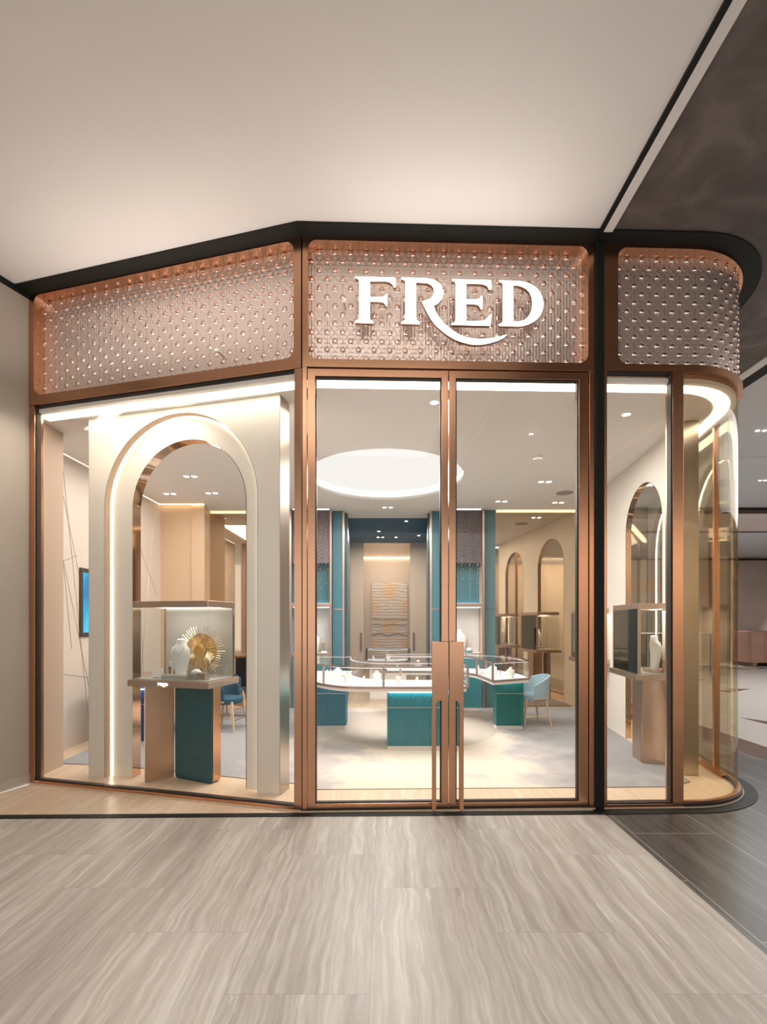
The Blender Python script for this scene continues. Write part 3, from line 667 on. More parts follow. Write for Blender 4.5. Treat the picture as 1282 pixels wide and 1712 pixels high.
# ------------------------------------------------------------------ arched display walls
def arch_wall(label, plane, L, outer, inners, th=.17):
    """plane: outward face; outer [(c, r, spring)], inners same"""
    t = thing('arched_display_wall', label, 'partition', plane(0, 0, 0))
    def notch(arches, extra=()):
        lp = [(0, 0)]
        for (c, r, s) in arches:
            lp += [(c-r, 0)] + [(c-r*math.cos(math.pi*i/40), s+r*math.sin(math.pi*i/40)) for i in range(41)] + [(c+r, 0)]
        lp += [(L, 0), (L, CEIL-.002), (0, CEIL-.002)]; return lp
    mb = MB(); prism(mb, [notch(outer)], plane, 0, .075); mb.build('front_panel', cream, t)
    mb = MB(); prism(mb, [notch(inners)], plane, .0755, th); mb.build('back_panel', cream, t)
    # champagne end caps
    mb = MB(); mb.box(-.004, -.0005, .002, th, 0, CEIL-.004, tf=plane); mb.box(L+.0005, L+.004, .002, th, 0, CEIL-.004, tf=plane); mb.build('end_cap', steel, t)
    for (c, r, s) in outer:
        mb = MB(); n = 48
        seq = [(c-r, 0.012)] + [(c-r*math.cos(math.pi*i/n), s+r*math.sin(math.pi*i/n)) for i in range(n+1)] + [(c+r, .012)]
        def ring(k): return [((c+(u-c)*(1-k/r)) if v > s-1e-6 or True else u, s+(v-s)*(1-k/r) if v > s else v) for u, v in seq]
        i1 = ring(.004)
        # tan reveal lining
        vs = [plane(u, .001, v) for u, v in i1]+[plane(u, .066, v) for u, v in i1]; m_ = len(i1)
        mb.add(vs, [(i, i+1, m_+i+1, m_+i) for i in range(m_-1)]); mb.build('arch_reveal', tan, t, smooth=True)
        mb = MB(); vs = [plane(u, .066, v) for u, v in i1]+[plane(u, .075, v) for u, v in i1]
        mb.add(vs, [(i, i+1, m_+i+1, m_+i) for i in range(m_-1)]); mb.build('light_line', ledhot, t)
    for (c, r, s) in inners:
        mb = MB(); n = 48
        seq = [(c-r, 0.0)] + [(c-r*math.cos(math.pi*i/n), s+r*math.sin(math.pi*i/n)) for i in range(n+1)] + [(c+r, 0)]
        i1 = [(c+(u-c)*(1-.004/r), s+(v-s)*(1-.004/r) if v > s else v) for u, v in seq]
        vs = [plane(u, .073, v) for u, v in i1]+[plane(u, th+.002, v) for u, v in i1]; m_ = len(i1)
        mb.add(vs, [(i, i+1, m_+i+1, m_+i) for i in range(m_-1)]); mb.build('arch_lining', copper2, t, smooth=True)
    return t
PP = Plane((-2.641, 4.291), (-.831, 3.823))
arch_wall('cream display wall with one backlit arch behind the left window', PP, 1.87, [(.922, .756, 2.418)], [(.965, .567, 2.405)])
RWo = (2.845, 4.32); dirR = Vector((.13, 1)).normalized(); PR = Plane(RWo, (RWo[0]+dirR.x, RWo[1]+dirR.y))
LR = 3.42
arch_wall('cream display wall with two arches along the right side glazing', PR, LR, [(.90, .70, 2.40), (2.55, .70, 2.40)], [(.90, .49, 2.42), (2.55, .50, 2.42)], .135)

# ------------------------------------------------------------------ sign letters
SC = 340/1282
def sp_(x, y, d): return PF.uv(580+x*SC, 440+y*SC, d)
letters = {
 'F': [[(52,85),(262,91),(300,92),(306,102),(306,151),(296,153),(286,131),(268,119),(240,113),(145,112),(145,213),(205,215),(233,211),(247,196),(254,196),(254,270),(246,269),(236,250),(215,243),(145,240),(145,350),(150,362),(166,371),(166,379),(52,374),(52,366),(68,358),(77,345),(77,115),(72,100),(52,92)]],
 'R': [[(343,92),(440,93),(500,96),(550,106),(590,135),(607,180),(600,222),(572,254),(545,268),(560,310),(580,342),(605,375),(660,422),(700,447),(740,464),(780,473),(820,478),(862,479),(905,475),(960,465),(1009,450),(985,471),(950,488),(900,503),(860,511),(820,514),(785,512),(755,505),(715,494),(680,480),(643,459),(610,435),(578,408),(550,380),(525,345),(505,310),(489,278),(474,242),(500,235),(528,222),(543,203),(549,180),(545,155),(530,136),(508,126),(470,122),(435,121),(435,345),(440,359),(456,371),(456,384),(343,381),(343,372),(360,364),(368,350),(368,120),(362,106),(343,100)]],
 'E': [[(660,102),(900,108),(907,110),(909,166),(896,166),(885,145),(865,134),(840,130),(750,128),(750,228),(810,230),(834,225),(845,207),(853,207),(853,289),(843,289),(832,266),(810,258),(750,257),(750,365),(850,366),(880,355),(900,325),(909,326),(902,394),(660,388),(660,380),(677,374),(685,360),(685,130),(680,116),(660,110)]],
 'D': [[(957,110),(1080,113),(1112,118),(1145,128),(1172,141),(1196,160),(1216,184),(1230,215),(1237,250),(1235,285),(1225,315),(1206,343),(1180,366),(1145,384),(1110,394),(1080,398),(957,394),(957,386),(973,380),(982,366),(982,135),(977,122),(957,118)],
       [(1047,138),(1075,140),(1105,148),(1132,163),(1152,185),(1164,215),(1168,252),(1165,290),(1153,322),(1135,347),(1110,362),(1080,370),(1047,370)]]}
sideM = mat('letter_return', (.30, .17, .11), .3, 1)
gl = 'lit letters of the shop sign'
for ch, loops in letters.items():
    lp = [[sp_(x, y, -.035) for x, y in l] for l in loops]
    u0 = min(p[0] for p in lp[0]); v0 = min(p[1] for p in lp[0])
    t = thing('sign_letter', {'F': 'glowing white letter F, first letter of the sign', 'R': 'glowing white letter R with a long swooping leg', 'E': 'glowing white letter E in the sign', 'D': 'glowing white letter D, last letter of the sign'}[ch], 'sign letter', PF(u0, -.03, v0), 0, gl)
    mb = MB(); prism(mb, lp, PF, -.037, -.033); mb.build('letter_face', signface, t)
    mb = MB(); prism(mb, lp, PF, -.033, -.005); mb.build('letter_return', sideM, t)
    mb = MB()
    for k in range(2):
        l = lp[0]; u = sum(p[0] for p in l[:3])/3+.03 if False else (min(p[0] for p in l)+.028+.05*0); v = (v0+.05+.15*k)
    # stand-offs hold the letter off the mirror
    us = {'F': 110, 'R': 400, 'E': 715, 'D': 1015}[ch]
    for yy in (160, 320):
        a, b = sp_(us, yy, -.035); mb = MB(); tube(mb, [PF(a, -.006, b), PF(a, .085, b)], .006, 8); mb.build('stand_off', bronze, t)
# small round camera spot on the fascia
t = thing('fascia_spot', 'tiny white spotlight on the mirror fascia left of the sign', 'spotlight', PF(PF.at_px(575, -.02), -.0, 1.4+(1040-498)*3.5/800))
q = t.location; mb = MB(); tube(mb, [(q.x, q.y, q.z), (q.x, q.y+.086, q.z)], .005, 8); mb.build('spot_arm', bronze, t)
mb = MB(); loft(mb, [(-.014, .006, .006, 0, 0), (-.01, .016, .016, 0, 0), (.004, .018, .018, 0, 0), (.012, .008, .008, 0, 0)], 14, 0, q.x, q.y-.008, q.z); mb.build('spot_head', white, t, smooth=True)
# small spotlights in front of the left fascia
q = PL(PL.at_px(361, -.02), -.01, 1.4+(1040-590)*3.72/800); t = thing('fascia_spot', 'tiny white spotlight low on the left mirror fascia', 'spotlight', q)
mb = MB(); tube(mb, [q, PL(PL.at_px(361, -.02), .085, q[2])], .005, 8); mb.build('spot_arm', bronze, t)
mb = MB(); loft(mb, [(-.014, .006, .006, 0, 0), (-.01, .018, .014, 0, 0), (.004, .02, .016, 0, 0), (.012, .008, .008, 0, 0)], 14, 0, *q); mb.build('spot_head', white, t, smooth=True)

# ------------------------------------------------------------------ window display cases
def mini_sign(plane, uc, vc, width, d, parent):
    mb = MB(); k = width/(1237-52)
    for l in letters.values():
        lp = [[(uc+(x-645)*k, vc-(y-240)*k) for x, y in q] for q in l]; prism(mb, lp, plane, d-.004, d)
    return mb.build('logo_lettering', emis('logo_face', (1, .95, .9), 1.6), parent)
def display_case(label, plane, u0, W, d0, D, fin=True, logo=True, posts=False):
    """glass case on a ledge; u0..u0+W along the wall, d0..d0+D deep"""
    t = thing('display_case', label, 'display case', plane(u0+W/2, d0+D/2, 0))
    u1 = u0+W; d1 = d0+D; e = .03
    mb = MB(); mb.box(u0-e, u1+e, d0-e, d1+e, .845, .90, tf=plane); lg = mb.build('ledge', bronze if False else steelb, t, bevel=.003)
    mb = MB(); mb.box(u0+.01, u1-.01, d0+.01, d1-.012, .9002, .906, tf=plane); mb.build('deck', grey_text, t)
    if logo: mini_sign(plane, u0+.33, .872, .10, d0-e-.001, lg)
    mb = MB(); prism(mb, [[(u0, d0), (u1, d0), (u1, d1), (u0, d1)], [(u0+.012, d0+.012), (u1-.012, d0+.012), (u1-.012, d1-.012), (u0+.012, d1-.012)]], lambda a, z, b: plane(a, b, z), 1.525, 1.58)
    mb.box(u0+.012, u1-.012, d0+.012, d1-.012, 1.570, 1.578, tf=plane)
    mb.build('top_frame', steelb, t, bevel=.002)
    mb = MB(); mb.box(u0+.015, u1-.015, d1-.03, d1-.02, 1.53, 1.535, tf=plane); mb.box(u0+.015, u1-.015, d0+.015, d0+.025, 1.53, 1.535, tf=plane); mb.build('case_light', emis('case_led', (1, .93, .84), 7), t)
    g = .006
    mb = MB(); mb.box(u0, u1, d0, d0+g, .90, 1.525, tf=plane); mb.box(u0, u0+g, d0+g, d1, .90, 1.525, tf=plane); mb.box(u1-g, u1, d0+g, d1, .90, 1.525, tf=plane); mb.build('case_glass', glasst, t)
    if posts:
        for a_ in (u0-.001, u1-.022): mb = MB(); mb.box(a_, a_+.023, d1-.022, d1+.001, .90, 1.525, tf=plane); mb.build('case_post', steelb, t)
    mb = MB(); mb.box(u0+.03, u1-.01, d1-.016, d1-.010, .906, 1.525, tf=plane); mb.build('back_board', grey_text, t)
    mb = MB(); mb.box(u0+.0, u1-.0, d1-.008, d1-.002, .901, 1.525, tf=plane); mb.build('rear_glass', darkglass if posts else bronze, t)
    return t
steelb = mat('bronze_satin', (.56, .43, .34), .34, 1, .06, 6, 0, (1, 1, 10))
cu = PP.at_px(345) ; 
c1 = display_case('glass jewellery case with the sunburst ornament in the left arch', PP, 1.215-.74, .745, -.005, .40)
# fin supports
mb = MB(); P0, P1 = (-2.06, 4.135), (-1.877, 4.291); f1 = Plane(P0, P1); finm = mat('fin_copper', (.58, .42, .32), .3, 1, .05, 4, 0, (1, 1, 12)); mb.box(0, f1.L, 0, .03, 0.012, .845, tf=f1); mb.build('fin_support', finm, c1, bevel=.003)
P0, P1 = (-1.86, 4.272), (-1.470, 4.092); f2 = Plane(P0, P1)
mb = MB(); prism(mb, [rrect(0, f2.L, .012, .845, .035, '1100')], f2, 0, .10); mb.build('teal_support', tealdark, c1, bevel=.002)
mb = MB(); prism(mb, [rrect(.004, f2.L+.006, .014, .845, .035, '1100')], f2, .012, .102); mb.build('support_edge', copper, c1)

light('case_lamp', 'AREA', PP(.85, .16, 1.51), (8, 0, -14), 1.3, (1, .95, .88), (.6, .2))
light('case_lamp', 'AREA', PR(.54, .22, 1.51), (0, 0, 80), 2.0, (1, .92, .80), (.6, .2))
light('case_lamp', 'AREA', PR(2.3, .22, 1.51), (0, 0, 80), 2.0, (1, .92, .80), (.6, .2))
def right_case(label, zc):
    u = (zc-4.32)*1.008; c = display_case(label, PR, u-.35, .70, .02, .42, logo=False, posts=True)
    mb = MB(); mb.box(u-.24, u-.20, .08, .36, .012, .845, tf=PR); mb.box(u-.20, u+.02, .32, .36, .012, .845, tf=PR); mb.build('fin_support', finm, c, bevel=.003)
    mb = MB(); mb.box(u+.10, u+.30, .16, .20, .012, .845, tf=PR); mb.build('fin_support', finm, c, bevel=.003)
    return c
right_case('dark-backed glass jewellery case in the nearer right arch', 4.86)
right_case('glass jewellery case in the farther right arch by the bronze mirror', 6.62)

# ---- jewellery props
def bust(label, pos, h=.32, rz=0, group=None, s=1.0):
    t = thing('necklace_bust', label, 'necklace stand', pos, rz, group)
    k = h/.25; mb = local()
    loft(mb, [(z*k, rx*k, ry*k, 0, oy*k) for z, rx, ry, oy in [(0, .040, .026, .006), (.012, .041, .024, .006), (.05, .049, .020, .002), (.10, .060, .021, -.004), (.14, .067, .022, -.006), (.165, .068, .023, -.004), (.182, .062, .024, .0), (.196, .050, .024, .004), (.208, .038, .024, .008), (.220, .031, .024, .010), (.236, .029, .025, .010), (.246, .027, .023, .010), (.25, .021, .018, .010)]], 28)
    mb.build('bust_body', white, t, smooth=True)
    mb = local(); pts = []
    for i in range(13):
        a = math.pi*i/12; pts.append((.030*k*math.cos(a), (-.021-.008*math.sin(a))*k, (.205-.055*math.sin(a))*k))
    tube(mb, pts, .0016, 5); loft(mb, [(-.008*k, .001, .001, 0, 0), (0, .005*k, .003*k, 0, 0), (.006*k, .001, .001, 0, 0)], 8, 0, 0, -.030*k, .142*k)
    mb.build('pendant', silver, t); return t
def block(name, label, cat, pos, size, rz, m, bev=.004, group=None):
    mb = local(); mb.box(-size[0]/2, size[0]/2, -size[1]/2, size[1]/2, 0, size[2])
    o = mb.build(name, m, bevel=bev); o.location = pos; o.rotation_euler = (0, 0, rz); return tag(o, label, cat, group)
def cpt(u, d, z): return PP(.475+u, -.005+d, z)
ang = PP.ang; DZ = .9065
tray = block('display_riser', 'low linen riser under the bust in the left window case', 'riser', cpt(.37, .12, DZ), (.235, .15, .035), ang, grey_text)
bust('white necklace bust in the left window case before the gold disc', cpt(.39, .12, DZ+.0355), .31, ang+.35)
# sunburst ornament
sb = thing('sunburst_ornament', 'gold disc ringed with fine radiating rods in the left window case', 'ornament', cpt(.50, .255, DZ), ang)
mb = local(); mb.box(-.05, .05, -.02, .02, 0, .012); mb.box(-.006, .006, -.004, .004, .012, .12); mb.build('ornament_foot', bronze, sb)
mb = local(); n = 40; c = .235
vs = [(.155*math.cos(2*math.pi*i/n), y, c+.155*math.sin(2*math.pi*i/n)) for y in (-.008, .008) for i in range(n)]
mb.add(vs, [tuple(range(n)), tuple(range(n, 2*n))]+[(i, (i+1) % n, n+(i+1) % n, n+i) for i in range(n)]); mb.build('gold_disc', gold, sb)
mb = local(); rr = random.Random(2)
for i in range(110):
    a = 2*math.pi*i/110; r0, r1 = (.07 if i % 2 else .10), .20+.045*rr.random()
    if math.sin(a)*r1+c < .01: r1 = max(.05, (c-.012)/max(.1, abs(math.sin(a))))
    if i % 2: tube(mb, [(r0*math.cos(a), -.014, c+r0*math.sin(a)), (r1*.72*math.cos(a), -.05, c+r1*.72*math.sin(a))], .0022, 4)
    else: tube(mb, [(r0*math.cos(a), -.006, c+r0*math.sin(a)), (r1*math.cos(a), .005, c+r1*math.sin(a))], .0024, 4)
mb.build('gold_rods', mat('pale_gold', (.92, .80, .60), .25, 1), sb)
# small props
pq = thing('card_plaque', 'small white price plaque at the left end of the left window case', 'plaque', cpt(.165, .09, DZ), ang)
mb = local(); prism(mb, [rrect(-.055, .055, .006, .085, .022)], lambda a, d, b: (a, d+b*.25, b), 0, .008); mb.build('plaque_plate', white, pq, bevel=.002)
mb = local(); mb.box(-.03, .03, .0, .04, 0, .008); mb.build('plaque_foot', steelb, pq)
rs = thing('ring_stand', 'white pedestal with a standing ring beside the bust in the left window case', 'ring stand', cpt(.285, .17, DZ), ang)
mb = local(); mb.box(-.04, .04, -.025, .025, 0, .10); mb.build('stand_base', copper, rs, bevel=.003)
mb = local(); mb.box(-.035, .035, -.022, .022, .10, .145); mb.box(-.012, .012, -.0255, -.0225, .02, .1); mb.build('stand_cushion', white, rs, bevel=.006)
mb = local(); tube(mb, [(.026*math.cos(2*math.pi*i/20), 0, .175+.026*math.sin(2*math.pi*i/20)) for i in range(20)], .003, 6, closed=True); mb.build('bangle', silver, rs, smooth=True)
block('stone_block', 'grey cube block right of the bust in the left window case', 'display block', cpt(.555, .075, DZ), (.08, .06, .055), ang, terr)
block('stone_block', 'slim bronze block near the glass corner in the left window case', 'display block', cpt(.655, .09, DZ), (.05, .07, .06), ang, steelb)
t = thing('earring_holder', 'white ring cushion lying on the grey cube block', 'jewellery cushion', cpt(.575, .085, DZ+.0555), ang)
mb = local(); loft(mb, [(0, .045, .025, 0, 0), (.012, .05, .028, 0, 0), (.028, .03, .02, 0, 0), (.035, .01, .01, 0, 0)], 16); mb.build('cushion_body', white, t, smooth=True)
# right case props
def rpt(zc, du, d, z): return PR((zc-4.32)*1.008+du, d, z)
ra = PR.ang
bust('white necklace bust in the nearer right arch case', rpt(4.86, -.13, .20, DZ+.03), .33, ra+.2)
block('display_riser', 'bronze riser under the bust in the nearer right arch case', 'riser', rpt(4.86, -.13, .20, DZ), (.22, .16, .03), ra, steelb)
block('ring_box', 'upright copper box beside the bust in the nearer right arch case', 'jewellery box', rpt(4.86, -.27, .16, DZ), (.05, .05, .13), ra, copper)
bust('white necklace bust in the farther right arch case', rpt(6.62, -.10, .20, DZ+.03), .33, ra+.2)
block('display_riser', 'bronze riser under the bust in the farther right arch case', 'riser', rpt(6.62, -.10, .20, DZ), (.22, .16, .03), ra, steelb)

# ------------------------------------------------------------------ carpet
rp = [(-3.2, 4.68)] + [(-2.6, 4.62), (-.75, 4.10), (-.6, 3.955), (2.42, 4.02), (2.66, 4.15), (2.70, 4.40), (3.10, 7.5), (3.1, 7.72), (1.85, 7.75), (1.3, 7.70), (-1.3, 7.70), (-2.7, 7.72), (-2.7, 7.3), (-3.2, 7.3)]
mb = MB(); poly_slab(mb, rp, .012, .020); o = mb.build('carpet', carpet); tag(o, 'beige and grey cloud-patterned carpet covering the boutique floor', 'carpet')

# ------------------------------------------------------------------ glass counters
def smooth_path(pts, n=10):
    out = []; P = [Vector(p) for p in pts]; P = [2*P[0]-P[1]]+P+[2*P[-1]-P[-2]]
    for i in range(1, len(P)-2):
        for k in range(n):
            t = k/n; a, b, c, d = P[i-1], P[i], P[i+1], P[i+2]
            out.append(tuple(.5*((2*b)+(c-a)*t+(2*a-5*b+4*c-d)*t*t+(3*b-a-3*c+d)*t**3)))
    out.append(tuple(P[-2])); return out
deckw = mat('pale_velvet_deck', (.60, .61, .64), .8, 0, .05, 30)
def counter(name, label, front_, back_, posts_front, posts_back, frame_m, z0=.655, zr=.705, zt=.93, deckm=deckw):
    F_ = smooth_path(front_, 6); B_ = smooth_path(back_, 6)
    base = thing(name, label, 'counter', (sum(p[0] for p in F_)/len(F_), sum(p[1] for p in F_)/len(F_)+.3, 0))
    loop = F_+list(reversed(B_))
    def shrink(k):
        c = offset(loop+[loop[0]], k)[:-1]; c[0] = offset([loop[-1], loop[0], loop[1]], k)[1]; return [tuple(p) for p in c]
    # loop orientation
    area = sum(loop[i][0]*loop[(i+1) % len(loop)][1]-loop[(i+1) % len(loop)][0]*loop[i][1] for i in range(len(loop)))
    s = 1 if area > 0 else -1
    mb = MB(); poly_slab(mb, shrink(.012*s), z0, zr-.016); mb.build('apron', inplaster, base)
    mb = MB(); poly_slab(mb, loop, zr-.016, zr+.002); mb.build('lower_rim', frame_m, base)
    mb = MB(); poly_slab(mb, shrink(.02*s), zr+.002, zr+.008); mb.build('deck', deckm, base)
    mb = MB(); poly_slab(mb, loop, zt-.020, zt-.004, holes=[shrink(.022*s)]); mb.build('upper_rim', frame_m, base)
    mb = MB(); poly_slab(mb, shrink(.003*s), zt-.004, zt+.002); mb.build('top_glass', glasst, base)
    mb = MB(); lp = shrink(.004*s); n = len(lp); ip = shrink(.009*s)
    vs = [(p[0], p[1], z) for p in lp for z in (zr+.002, zt-.02)]
    mb.add(vs, [(2*i, 2*((i+1) % n), 2*((i+1) % n)+1, 2*i+1) for i in range(n)]); mb.build('side_glass', glasst, base)
    mb = MB(); lp = shrink(.024*s); lq = shrink(.034*s); poly_slab(mb, lp, zt-.024, zt-.0205, holes=[lq]); mb.build('counter_light', emis('counter_led', (.92, .96, 1), 3), base)
    for P_, idx in ((F_, posts_front), (B_, posts_back)):
        for i in idx:
            i = i if i >= 0 else len(P_)+i; p = P_[i]; mb = MB(); mb.box(p[0]-.012, p[0]+.012, p[1]-.010, p[1]+.012, zr, zt-.018); mb.build('counter_post', frame_m, base)
    return base, F_, B_
pinkm = mat('rose_bronze', (.52, .38, .33), .3, 1, .05, 5)
cA, FA, BA = counter('glass_counter', 'front curved glass counter on teal fluted bases facing the entrance', [(-1.03, 6.75), (-1.0, 6.2), (-.90, 5.72), (-.785, 5.50), (-.60, 5.26), (-.38, 5.12), (0, 5.085), (.45, 5.085), (.90, 5.11)], [(-.42, 6.75), (-.40, 6.3), (-.30, 5.98), (-.20, 5.85), (-.10, 5.77), (0.02, 5.72), (.2, 5.70), (.5, 5.70), (.90, 5.72)], [0, 22, 36, -1], [0, 36, -1], pinkm)
cB, FB, BB = counter('glass_counter', 'rear curved glass counter ending beside the pale blue chair', [(.03, 6.75), (.5, 6.75), (.85, 6.70), (1.1, 6.55), (1.215, 6.35), (1.26, 6.0), (1.285, 5.63)], [(.03, 7.3), (.5, 7.32), (1.0, 7.25), (1.5, 7.0), (1.75, 6.6), (1.81, 6.2), (1.80, 5.90)], [0, 25, -1], [0, 18, -1], pinkm)
cC, FC, BC = counter('glass_counter', 'small dark-framed glass counter before the relief artwork', [(-.31, 8.6), (-.15, 8.45), (.08, 8.40), (.3, 8.45), (.47, 8.6)], [(-.31, 8.95), (-.15, 8.95), (.08, 8.95), (.3, 8.95), (.47, 8.95)], [0, -1], [0, -1], gasket)
mb = MB(); poly_slab(mb, [(-.25, 8.65), (.41, 8.65), (.41, 8.9), (-.25, 8.9)], .012, .655); mb.build('counter_base', inplaster, cC)
def fluted(parent, x0, x1, y0, y1, m, top=.653):
    mb = MB(); mb.box(x0+.008, x1-.008, y0+.012, y1-.012, .020, .068); mb.build('plinth', inplaster, parent)
    mb = MB(); pitch = .0195; pts = []
    n = int((x1-x0)/pitch); pitch = (x1-x0)/n
    for i in range(n):
        for k in range(5): a = math.pi*k/5; pts.append((x0+pitch*i+pitch*(k/5), y0-.0075*math.sin(a)))
    pts.append((x1, y0)); n2 = int((y1-y0)/.0195); p2 = (y1-y0)/n2
    for i in range(n2):
        for k in range(1, 5): a = math.pi*k/5; pts.append((x1+.0075*math.sin(a), y0+p2*(i+k/5)))
    pts += [(x1, y1), (x0, y1)]
    poly_slab(mb, pts, .068, top); bo = mb.build('fluted_base', m, parent)
    mb = MB(); mb.box(x0-.001, x1+.001, y0-.0085, y0, .478, .484); mb.build('inlay_strip', silver, parent)
    mb = MB(); mb.box(x0+.01, x1-.01, y0-.035, y0-.022, .646, .6545); mb.build('under_light', emis('aqua_led', (.35, .95, 1), 11), parent)
tealb = mat('teal_fluted_lacquer', (.028, .20, .25), .22, 0, .1, 3, 0, None, coat=.3)
fluted(cA, .04, .83, 5.145, 5.66, tealb)
fluted(cA, -.86, -.485, 6.16, 6.40, mat('blue_teal_fluted_lacquer', (.065, .235, .33), .25, 0, .1, 3))
fluted(cB, 1.447, 1.80, 6.16, 6.34, mat('green_teal_fluted_lacquer', (.012, .17, .165), .25, 0, .1, 3))
dk = thing('desk', 'blue fluted desk behind the left arch opening', 'desk', (-2.85, 5.6, 0)); fluted(dk, -3.05, -2.62, 5.35, 5.9, mat('navy_fluted_lacquer', (.03, .06, .20), .3), .70)
mb = MB(); mb.box(-3.15, -2.5, 5.3, 6.4, .70, .74); mb.build('desk_top', steelb, dk, bevel=.004)
for a_ in (-3.1, -2.6): mb = MB(); mb.box(a_, a_+.04, 6.1, 6.35, .02, .70); mb.build('desk_leg', steelb, dk)
# jewellery on the counters, one thing each
rj = random.Random(11); ords = ['first', 'second', 'third', 'fourth', 'fifth', 'sixth', 'seventh', 'eighth', 'ninth', 'tenth', 'eleventh', 'twelfth', 'thirteenth', 'fourteenth']
def lay(F_, B_, n, a, b, cname, zdeck=.7135):
    kinds = ['cone', 'bust', 'tray', 'box', 'cone', 'dome', 'bust']
    for i in range(n):
        t = a+(b-a)*i/(n-1); j = t*(len(F_)-1); k = int(j); f = j-k; k2 = min(k+1, len(F_)-1)
        P = Vector(F_[k]).lerp(Vector(F_[k2]), f); Q = Vector(B_[k]).lerp(Vector(B_[k2]), f)
        w_ = .28+.34*rj.random(); X = P.lerp(Q, w_); kd = kinds[i % len(kinds)]; pos = (X.x, X.y, zdeck)
        mb = local(); o_ = ords[i]
        if kd == 'cone': loft(mb, [(0, .028, .028, 0, 0), (.07, .009, .009, 0, 0), (.075, .006, .006, 0, 0)], 12); nm, wd, m_ = 'ring_cone', 'white ring cone', white
        elif kd == 'bust': loft(mb, [(0, .035, .03, 0, 0), (.05, .05, .018, 0, 0), (.09, .052, .018, 0, 0), (.11, .02, .015, 0, 0), (.13, .02, .016, 0, 0)], 14); nm, wd, m_ = 'small_bust', 'small white necklace bust', white
        elif kd == 'tray': mb.box(-.09, .09, -.05, .05, 0, .018); nm, wd, m_ = 'jewellery_tray', 'flat white jewellery tray', white
        elif kd == 'box': mb.box(-.026, .026, -.02, .02, 0, .085); nm, wd, m_ = 'card_block', 'upright white card block', white
        else: loft(mb, [(0, .07, .05, 0, 0), (.03, .065, .045, 0, 0), (.055, .03, .02, 0, 0)], 16); nm, wd, m_ = 'bracelet_cushion', 'rounded white bracelet cushion', white
        o = mb.build(nm, m_, smooth=kd in ('cone', 'bust', 'dome'), bevel=.003 if kd in ('tray', 'box') else 0)
        o.location = pos; o.rotation_euler = (0, 0, rj.uniform(-.4, .4)); tag(o, f'{wd}, {o_} piece from the left in the {cname}', 'jewellery display', f'display pieces in the {cname}')
        if kd in ('cone', 'dome', 'box'):
            zt_ = {'cone': .05, 'dome': .062, 'box': .10}[kd]; r_ = .018
            m2 = local(); tube(m2, [(r_*math.cos(2*math.pi*q/16), 0, zt_+(.0 if kd == 'cone' else .006)+r_*math.sin(2*math.pi*q/16)) for q in range(16)], .0028, 5, closed=True); m2.build('ring', gold, o)
lay(FA, BA, 14, .16, .97, 'front curved counter')
lay(FB, BB, 9, .06, .94, 'rear curved counter')
lay(FC, BC, 3, .2, .8, 'small dark-framed counter')

# ------------------------------------------------------------------ chairs
def chair(label, loc, rz, fab, group=None, sc=.84):
    t = thing('lounge_chair', label, 'chair', loc, rz, group); t.scale = (sc, sc, sc)
    # seat faces -y locally
    mb = local(); loft(mb, [(.40, .20, .20, 0, 0), (.41, .235, .225, 0, 0), (.46, .245, .235, 0, 0), (.485, .235, .225, 0, 0), (.495, .19, .18, 0, 0)], 28); mb.build('seat', fab, t, smooth=True)
    mb = local(); vs = []; n = 22
    for (r_, zo) in ((.265, 0), (.235, 0)):
        for i in range(n+1):
            a = R(-18+216*i/n); edge = abs(i/n-.5)*2; top = .80-.16*edge**2.2
            for z in (.455, top*.5+.23, top): vs.append((r_*math.cos(a)*(1+.10*(z-.45)), .01+r_*math.sin(a)*(1+.25*(z-.45)), z))
    m3 = (n+1)*3; fs = []
    for i in range(n):
        for k in range(2):
            a, b = i*3+k, (i+1)*3+k; fs.append((a, b, b+1, a+1)); fs.append((m3+a, m3+a+1, m3+b+1, m3+b))
        fs.append((i*3+2, (i+1)*3+2, m3+(i+1)*3+2, m3+i*3+2)); fs.append((i*3, m3+i*3, m3+(i+1)*3, (i+1)*3))
    fs.append((0, 1, m3+1, m3)); fs.append((1, 2, m3+2, m3+1)); e = n*3; fs.append((e, m3+e, m3+e+1, e+1)); fs.append((e+1, m3+e+1, m3+e+2, e+2))
    mb.add(vs, fs); mb.build('backrest', fab, t, smooth=True, bevel=.006)
    mb = local(); pts = [(.25*math.cos(R(-18+216*i/24)), .01+.25*math.sin(R(-18+216*i/24)), .445) for i in range(25)]; tube(mb, pts, .017, 6); mb.build('seat_rail', wood, t)
    for sx in (-1, 1):
        for sy in (-1, 1):
            mb = local(); tube(mb, [(sx*.17, sy*.16, .44), (sx*.235, sy*.225, .0)], .022, 8, r1=.014); mb.build('leg', wood, t, smooth=True)
    mb = local(); tube(mb, [(.215, -.205, .16), (-.215, -.205, .16)], .006, 6); tube(mb, [(.21, -.205, .16), (.21, .2, .16)], .006, 6); mb.build('footrest', gold, t)
    return t
chair('pale blue tub chair with wooden legs right of the rear counter', (2.0, 6.48, .0205), R(-82), bluefab)
ch = chair('dark teal tub chair seen through the left arch beside the display case', (-2.02, 6.20, .02), R(80), tealfab)
copy_tree(ch, None, 'dark teal tub chair farther back through the left arch', (-2.25, 6.95, .02), R(70))

